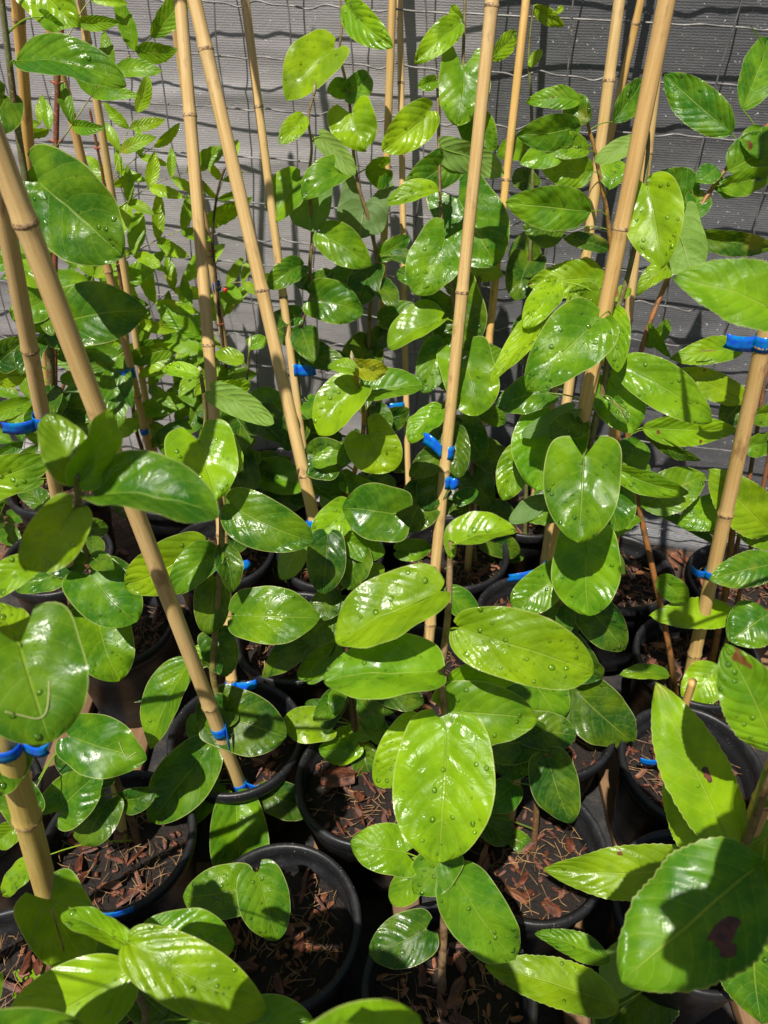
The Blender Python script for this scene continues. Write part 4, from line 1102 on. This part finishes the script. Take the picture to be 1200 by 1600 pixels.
# ------------------------------------------------------------------ toothed-leaf saplings on the right
TS = 'toothed_leaf_sapling'
REDBR = (.26, .10, .025)
p = Plant('R1', TS, 'leaning toothed-leaf sapling with orange-brown stem crossing the mesh', 'sapling', (1062, 1110), [(1045, 1010), (1020, 890), (1000, 800), (982, 700), (986, 620), (1010, 520), (1050, 420), (1080, 350), (1130, 270), (1205, 190)], .98, .0048, .0026, REDBR, group='toothed-leaf saplings', shape='t', droppy=.6)
p.leaves([(1143, 208, 1038, 116, 64, 'm', 0, 14, 30, .2, -.01, 10), (1138, 266, 1222, 212, 76, 'm', 0, 12, 20, 0, -.01), (1124, 290, 1214, 268, 40, 'g', 20), (1116, 292, 1165, 300, 34, 'm'), (1120, 262, 1088, 286, 36, 'm', 20), (1086, 366, 1212, 386, 40, 'd', 20),
 (1082, 322, 1008, 280, 84, 'm', 0, 14, 20, 0, .02), (1086, 342, 1092, 296, 40, 'm'), (1056, 412, 994, 460, 34, 'y', 20), (1160, 170, 1200, 60, 60, 'm'), (1005, 540, 1045, 500, 26, 'm', 30), (1015, 505, 1050, 560, 16, 'm', 40), (1005, 668, 1152, 672, 50, 'y', 16, 20, 20, 0, -.01, 0), (1008, 672, 1096, 720, 22, 'd', 40),
 (1003, 790, 1103, 742, 72, 'g', 0, 18, 30, 0, -.01), (1045, 1055, 968, 1054, 26, 'g', 30), (1000, 690, 960, 760, 60, 'm', 0), (985, 760, 1010, 720, 30, 'm'), (1190, 200, 1185, 250, 60, 'm'), (1000, 810, 940, 850, 30, 'g', 30), (1030, 900, 1075, 940, 40, 'g', 20)])
p = Plant('R4', TS, 'upright toothed-leaf sapling with clustered small leaves behind the spotted cane', 'sapling', (960, 900), [(968, 800), (966, 700), (966, 560), (962, 440), (955, 390), (948, 330), (936, 270), (928, 230), (920, 200), (917, 182)], 1.0, .0045, .002, OCHRE, group='toothed-leaf saplings', shape='t', droppy=.8)
p.leaves([(906, 158, 822, 160, 34, 'g', 20), (922, 188, 880, 156, 44, 'm', 0), (906, 196, 806, 210, 54, 'm', -16, 20, 34, 0, -.01, 12), (920, 236, 846, 232, 40, 'g', 20), (882, 234, 812, 256, 42, 'g', 10, 16, 30, 0, -.01), (926, 268, 846, 262, 54, 'g', 0, 14, 20, 0, -.01, 6), (922, 330, 790, 316, 70, 'g', -10, 20, 26, 0, -.02, 6),
 (882, 362, 816, 352, 58, 'd', 0, 10, 20, 0, .02), (950, 390, 880, 372, 28, 'd', 20), (952, 296, 962, 250, 44, 'g', 0), (958, 190, 1005, 124, 40, 'm', 20), (946, 432, 824, 444, 60, 'y', 10, 20, 40, 0, .01), (960, 470, 985, 450, 24, 'y'), (965, 520, 930, 570, 40, 'g'), (966, 600, 1000, 640, 40, 'g'), (966, 700, 930, 740, 40, 'd')])
p = Plant('R2', TS, 'toothed-leaf sapling with several red-brown stems behind the thick pale cane', 'sapling', (1115, 1045), [(1132, 930), (1148, 800), (1158, 720), (1180, 620), (1212, 510), (1240, 400)], .98, .0055, .0035, REDBR, group='toothed-leaf saplings', shape='t', droppy=.5)
p.leaves([(1164, 626, 1055, 578, 48, 'y', 10, 18, 20, 0, 0, 0), (1162, 542, 1046, 562, 44, 'y', 10, 18, 20, 0, .0, 2), (1168, 618, 1128, 664, 56, 'd', 0, 10, 20, 0, .03), (1206, 832, 1108, 734, 80, 'y', 4, 16, 24, -.2, -.06, 0), (1136, 786, 1060, 822, 58, 'g', 10), (1116, 850, 1014, 800, 20, 'm', 40),
 (1146, 960, 1015, 962, 52, 'y', 10, 20, 24, -.1, -.05, 0), (1218, 880, 1108, 906, 60, 'm', 0, 14, 20, 0, -.08), (1122, 1040, 1070, 1106, 66, 'y', 0, 14, 20, 0, -.06), (1202, 958, 1138, 1002, 80, 'm', 0, 14, 20, 0, -.08), (1160, 700, 1210, 690, 40, 'g'), (1170, 650, 1215, 640, 36, 'g'), (1150, 800, 1215, 860, 50, 'g'), (1140, 830, 1090, 780, 50, 'g')])
# the further stems of the same clump
for a, b in (((1112, 1040), (1200, 560)), ((1124, 1050), (1215, 640))):
    B = pot_snap(atz(*a, SOIL_Z)); T = at(*b, 1.05)
    pts = catmull([B - p.B, B.lerp(T, .5) - p.B + Vector((.008, 0, 0)), T - p.B], 6)
    o = obj('side_stem', *tube(pts, [.0042 - .0015 * i / 12 for i in range(len(pts))], 8), M['stem'], p.root); o.color = (.20, .075, .03, 1)
p = Plant('R0', TS, 'out-of-focus toothed-leaf branch reaching in over the teal tie', 'sapling', (1330, 1060), [(1380, 900), (1370, 700), (1320, 560), (1240, 500)], .50, .005, .002, REDBR, group='toothed-leaf saplings', shape='t', droppy=.2)
p.leaves([(1236, 500, 1052, 434, 100, 'g', 26, 26, 40, 0, 0, 2), (1300, 540, 1215, 520, 90, 'g'), (1230, 470, 1172, 40, 20, 'm', 60)])
p = Plant('R3', TS, 'near toothed-leaf sapling with long lime leaves and a big shaded leaf', 'sapling', (1075, 1500), [(1095, 1470), (1125, 1400), (1152, 1345), (1175, 1290), (1200, 1220), (1262, 1110, .53), (1350, 900, .42), (1500, 720, .31), (1660, 800, .24)], .24, .0052, .003, (.17, .14, .05), group='toothed-leaf saplings', shape='t', droppy=.5)
p.leaves([(1212, 1172, 1134, 1008, 104, 'g', 0, 14, 24, -.1, -.02, 10), (1146, 1332, 1024, 1066, 108, 'y', 8, 16, 24, .1, -.02, 6, dict(patch=[(.46, -.25, .05, .12)])), (1146, 1342, 1036, 1226, 96, 'y', 0, 14, 24, .2, .03), (1130, 1352, 848, 1358, 84, 'y', -16, 22, 30, .1, .05, 4),
 (1192, 1345, 972, 1535, 178, 'm', 10, 16, 40, -.1, -.19, 0, dict(patch=[(.42, .42, .10, .16), (.47, .62, .05, .13)])), (966, 1572, 757, 1508, 74, 'y', 16, 24, 30, .1, -.10, 8), (952, 1500, 836, 1458, 40, 'g', 20, 16, 20, .1, -.06), (1050, 1520, 930, 1620, 120, 'm', 0, 12, 20, 0, .02), (1195, 1380, 1240, 1500, 100, 'g', 0), (1180, 1440, 1190, 1600, 110, 'm', 0, 12, 20, 0, .02), (1195, 1260, 1230, 1180, 40, 'g'), (1000, 1480, 945, 1560, 70, 'Y', 0, 10, 20, 0, -.06), (1165, 1330, 1215, 1290, 70, 'g', 0)])

shade_crown(p, [(.15, .00, 1.02, 182, .10), (.16, .03, 1.00, 195, .09), (.14, -.03, 1.04, 170, .10), (.19, .07, 1.02, 190, .10), (.20, .10, 1.00, 215, .11), (.19, .03, 1.05, 165, .10), (.21, .06, .98, 230, .09), (.26, .14, .97, 200, .11), (.30, .12, .93, 150, .11), (.33, .16, .90, 240, .11), (.28, .08, 1.0, 190, .10), (.36, .20, .86, 100, .11), (.24, .18, .88, 210, .09)])  # extra leaves added out of view to shade the big leaf and mulch

# ------------------------------------------------------------------ thorny shrubs with pinnate leaves
class Thorny(Plant):
    def pinnate(s, b, e, n, lpx, c='g', off=0., dd=0.):
        r = s.rnd
        i = s.near(*b); d0 = depth(s.path[i]) + off
        A = at(b[0], b[1], d0); E = at(e[0], e[1], d0 + dd)
        S = s.path[i]
        mid = A.lerp(E, .5) + Vector((0, 0, .06 * (E - A).length))
        pts = catmull([S, A, mid, E], 5)
        V, F = tube([q - S for q in pts], [.0013 - .0008 * k_ / (len(pts) - 1) for k_ in range(len(pts))], 6)
        o = obj('compound_leaf', V, F, M['stem'], s.root); o.location = S - s.B; o.color = (.22, .26, .06, 1)
        L = 1.7 * lpx * d0 / FPX
        ax = (E - A).normalized(); cdir = (CAMPOS - mid).normalized()
        tilt = r.uniform(-.6, .6)
        up = (Vector((0, 0, 1)) * (.55 + tilt * .3) + cdir * .75); up = (up - ax * up.dot(ax)).normalized()
        side = up.cross(ax)
        n = max(2, n - 2)
        for k_ in range(n):
            t = (k_ + .6) / (n + .3)
            q = A.lerp(mid, t * 2) if t < .5 else mid.lerp(E, t * 2 - 1)
            for sg in (-1, 1):
                ll = L * (1 - .25 * abs(t - .55)) * r.uniform(.8, 1.15)
                dr = (side * sg * .85 + ax * r.uniform(.45, .8) + up * r.uniform(-.05, .35)).normalized()
                s.leaflet(o, q, q + dr * ll, ll * r.uniform(.34, .46), c)
        dr = (ax + up * .1).normalized()
        s.leaflet(o, E, E + dr * L * 1.25, L * .5, c)
    def leaflet(s, parent, Bp, Tp, W, c):
        r = s.rnd
        o = place_leaf('leaflet', parent, Bp, Tp, W, 'f', LC[c], False, r.uniform(-35, 35), r.uniform(18, 44), r.uniform(5, 55), r, None, 0, ns=18, nt=2)
    def thorns(s, spots, size=.012):
        for (u, v) in spots:
            i = max(1, s.near(u, v)); q = s.path[i] - s.B; t = (s.path[i] - s.path[i - 1]).normalized()
            for sg in (-1, 1):
                dr = (Vector((sg, 0, 0)) + t * .1); dr.normalize()
                pts = [q - dr * .001 - t * .0005, q + dr * size * .3, q + dr * size * .65 + t * .0008, q + dr * size + t * .0015]
                V, F = tube(pts, [.0042, .0022, .0011, .0002], 6)
                o = obj('thorn', V, F, M['stem'], s.root); o.color = (.30, .07, .03, 1)
p = Thorny('TH1', 'thorny_shrub', 'thorny shrub with a tall red-brown stem and paired spikes before the mesh', 'shrub', (95, 870), [(88, 760), (86, 600), (86, 420), (87, 270), (90, 130), (97, 30), (100, -40)], .95, .0046, .0032, (.20, .055, .03), group='thorny shrubs')
p.thorns([(88, 222), (91, 124), (87, 330), (87, 440), (94, 60)])
p.pinnate((94, 222), (236, 58), 6, 46, 'g', -.01, -.02); p.pinnate((104, 60), (160, -20), 4, 40, 'y'); p.pinnate((86, 210), (52, 188), 2, 28, 'y', .05); p.pinnate((88, 430), (40, 400), 3, 40, 'g')
p = Thorny('TH2', 'thorny_shrub', 'thorny shrub with sprays of small bright toothed leaflets beside the cane pair', 'shrub', (225, 740), [(215, 680), (205, 600), (196, 500), (182, 400), (165, 300), (150, 220), (140, 170)], 1.15, .0045, .0018, (.22, .07, .03), group='thorny shrubs')
p.thorns([(150, 200), (155, 232)], .008)
p.pinnate((168, 320), (213, 176), 5, 34, 'y', 0, .05); p.pinnate((180, 330), (292, 268), 5, 36, 'y', 0, 0); p.pinnate((170, 290), (240, 230), 3, 26, 'y', .05); p.pinnate((186, 412), (312, 352), 5, 44, 'y', -.01); 
p.pinnate((196, 500), (120, 420), 4, 46, 'g'); p.pinnate((198, 520), (290, 440), 5, 44, 'y', 0, .05); p.pinnate((204, 560), (310, 500), 5, 46, 'g', -.01); p.pinnate((200, 545), (160, 590), 3, 60, 'm', -.03); p.pinnate((210, 610), (300, 600), 4, 50, 'g'); p.pinnate((215, 660), (300, 660), 4, 50, 'm')
p = Thorny('TH3', 'thorny_shrub', 'thin thorny shrub with a dark stem beside the slim cane with two ties', 'shrub', (382, 745), [(372, 700), (358, 600), (346, 520), (338, 440), (332, 370), (340, 300), (352, 262)], 1.22, .004, .0016, (.06, .035, .022), group='thorny shrubs')
p.thorns([(340, 395), (346, 500), (350, 545)], .008)
p.pinnate((334, 330), (356, 266), 4, 26, 'y', 0, .02); p.pinnate((340, 450), (396, 440), 4, 30, 'y', -.02); p.pinnate((345, 520), (280, 540), 5, 44, 'g'); p.pinnate((355, 600), (300, 620), 4, 46, 'g'); p.pinnate((362, 640), (320, 660), 4, 46, 'm'); p.pinnate((352, 560), (310, 570), 3, 44, 'y', -.02)
p = Thorny('TH4', 'thorny_shrub', 'bushy thorny shrub next to the timber post with dark leaflets', 'shrub', (60, 790), [(70, 700), (100, 600), (130, 500), (140, 440)], 1.35, .0045, .002, (.14, .06, .03), group='thorny shrubs')
for a, e, c in (((130, 480), (60, 440), 'g'), ((125, 500), (190, 450), 'g'), ((110, 580), (180, 560), 'g'), ((90, 640), (30, 620), 'g'), ((75, 700), (20, 690), 'm'), ((75, 700), (150, 680), 'y'), ((138, 450), (170, 390), 'y')):
    p.pinnate(a, e, 4, 42, c)

# ------------------------------------------------------------------ weeds, dry needles, a ladybird, a yellow flower
rw = random.Random(77)
wl = ['broad low weed at the fence foot behind the thorny shrubs', 'broad low weed on the sunlit ground by the timber post', 'broad low weed between the back pots and the blue flag cane', 'broad low weed at the fence foot behind the shaded cane', 'broad low weed at the fence foot behind the heart leaves']
for (x, y), lab in zip(((-.62, 1.42), (-.92, 1.38), (-.30, 1.36), (.02, 1.33), (.22, 1.27)), wl):
    o = thing('weed', lab, 'weed', (x, y, GZ), 'weeds along the fence foot')
    for i in range(13):
        a = rw.uniform(0, 6.3); h = rw.uniform(.03, .16)
        B = Vector((x, y, GZ)); q = B + Vector((math.cos(a) * .04, math.sin(a) * .04, h)); L = rw.uniform(.05, .085)
        T = q + Vector((math.cos(a), math.sin(a), rw.uniform(-.3, .4))).normalized() * L
        place_leaf('leaf', o, q, T, L * .6, 'p', LC[rw.choice('mmgd')], False, rw.uniform(-30, 30), 12, 40, rw, B, 0, ns=12, nt=3)
o = thing('yellow_flower', 'tiny yellow flower among leaves behind the split cane', 'flower', aty(108, 603, 1.32), None)
for k_ in range(5):
    a = k_ * 1.2566
    dr = Vector((math.cos(a), -.3, math.sin(a))).normalized(); u, w_ = frame(dr)
    V = [dr * .001, dr * .005 + u * .003, dr * .0095 + u * .0018, dr * .0095 - u * .0018, dr * .005 - u * .003]
    obj('petal', V + [v + Vector((0, .0006, 0)) for v in V], [(0, 1, 2, 3, 4), (9, 8, 7, 6, 5), (0, 5, 6, 1), (1, 6, 7, 2), (2, 7, 8, 3), (3, 8, 9, 4), (4, 9, 5, 0)], M['petal'], o)
obj('stalk', *tube(catmull([Vector((0, .002, 0)), Vector((.004, .01, -.08)), Vector((0, .015, -.30))], 4), [.0008] * 9, 5), M['stem'], o).color = (.12, .2, .04, 1)

def needle(u0, v0, u1, v1, d, label):
    A, B = at(u0, v0, d), at(u1, v1, d + .002)
    o = thing('dry_needle', label, 'dry needle', A, 'dry needles fallen on leaves')
    m_ = (B - A) * .5 + Vector((.001, -.001, .001))
    obj('blade', *tube(catmull([Vector((0, 0, 0)), m_, B - A], 4), [.0007] * 9, 5), M['straw'], o)
def ndepth(key_obj_uv): return key_obj_uv
needle(958, 626, 977, 652, .80, 'dry needle on the dewy leaf right of the scarred cane')
needle(1092, 548, 1117, 548, 1.0, 'dry needle on the toothed leaf under the water-beaded tie')
needle(562, 1123, 585, 1108, 1.02, 'dry needle on the small oval leaf in shade')
needle(80, 1418, 100, 1486, .60, 'dry needle on the rounded leaf at the greenish cane foot')
needle(413, 1032, 413, 1055, 1.0, 'dry needle at the tip of the long glossy curled leaf')

lb = at(352, 453, 1.2)
o = thing('ladybird', 'red ladybird resting beside the small upper tie on the slim cane', 'ladybird', lb)
def dome(rx, ry, rz, sgn=None):
    V, F = [], []; n, m = 12, 5
    for i in range(m):
        th = (i / (m - 1)) * math.pi / 2
        for k_ in range(n):
            a = 2 * math.pi * k_ / n
            V.append(Vector((rx * math.cos(a) * math.cos(th), -rz * math.sin(th), ry * math.sin(a) * math.cos(th))))
    for i in range(m - 1):
        for k_ in range(n): F.append((i * n + k_, i * n + (k_ + 1) % n, (i + 1) * n + (k_ + 1) % n, (i + 1) * n + k_))
    F.append(tuple(range(n)))
    return V, F
obj('wing_case', *dome(.0035, .0042, .003), M['beetle'], o)
h_ = obj('head', *dome(.0016, .0013, .0015), M['pot'], o); h_.location = (0, 0, .0046)
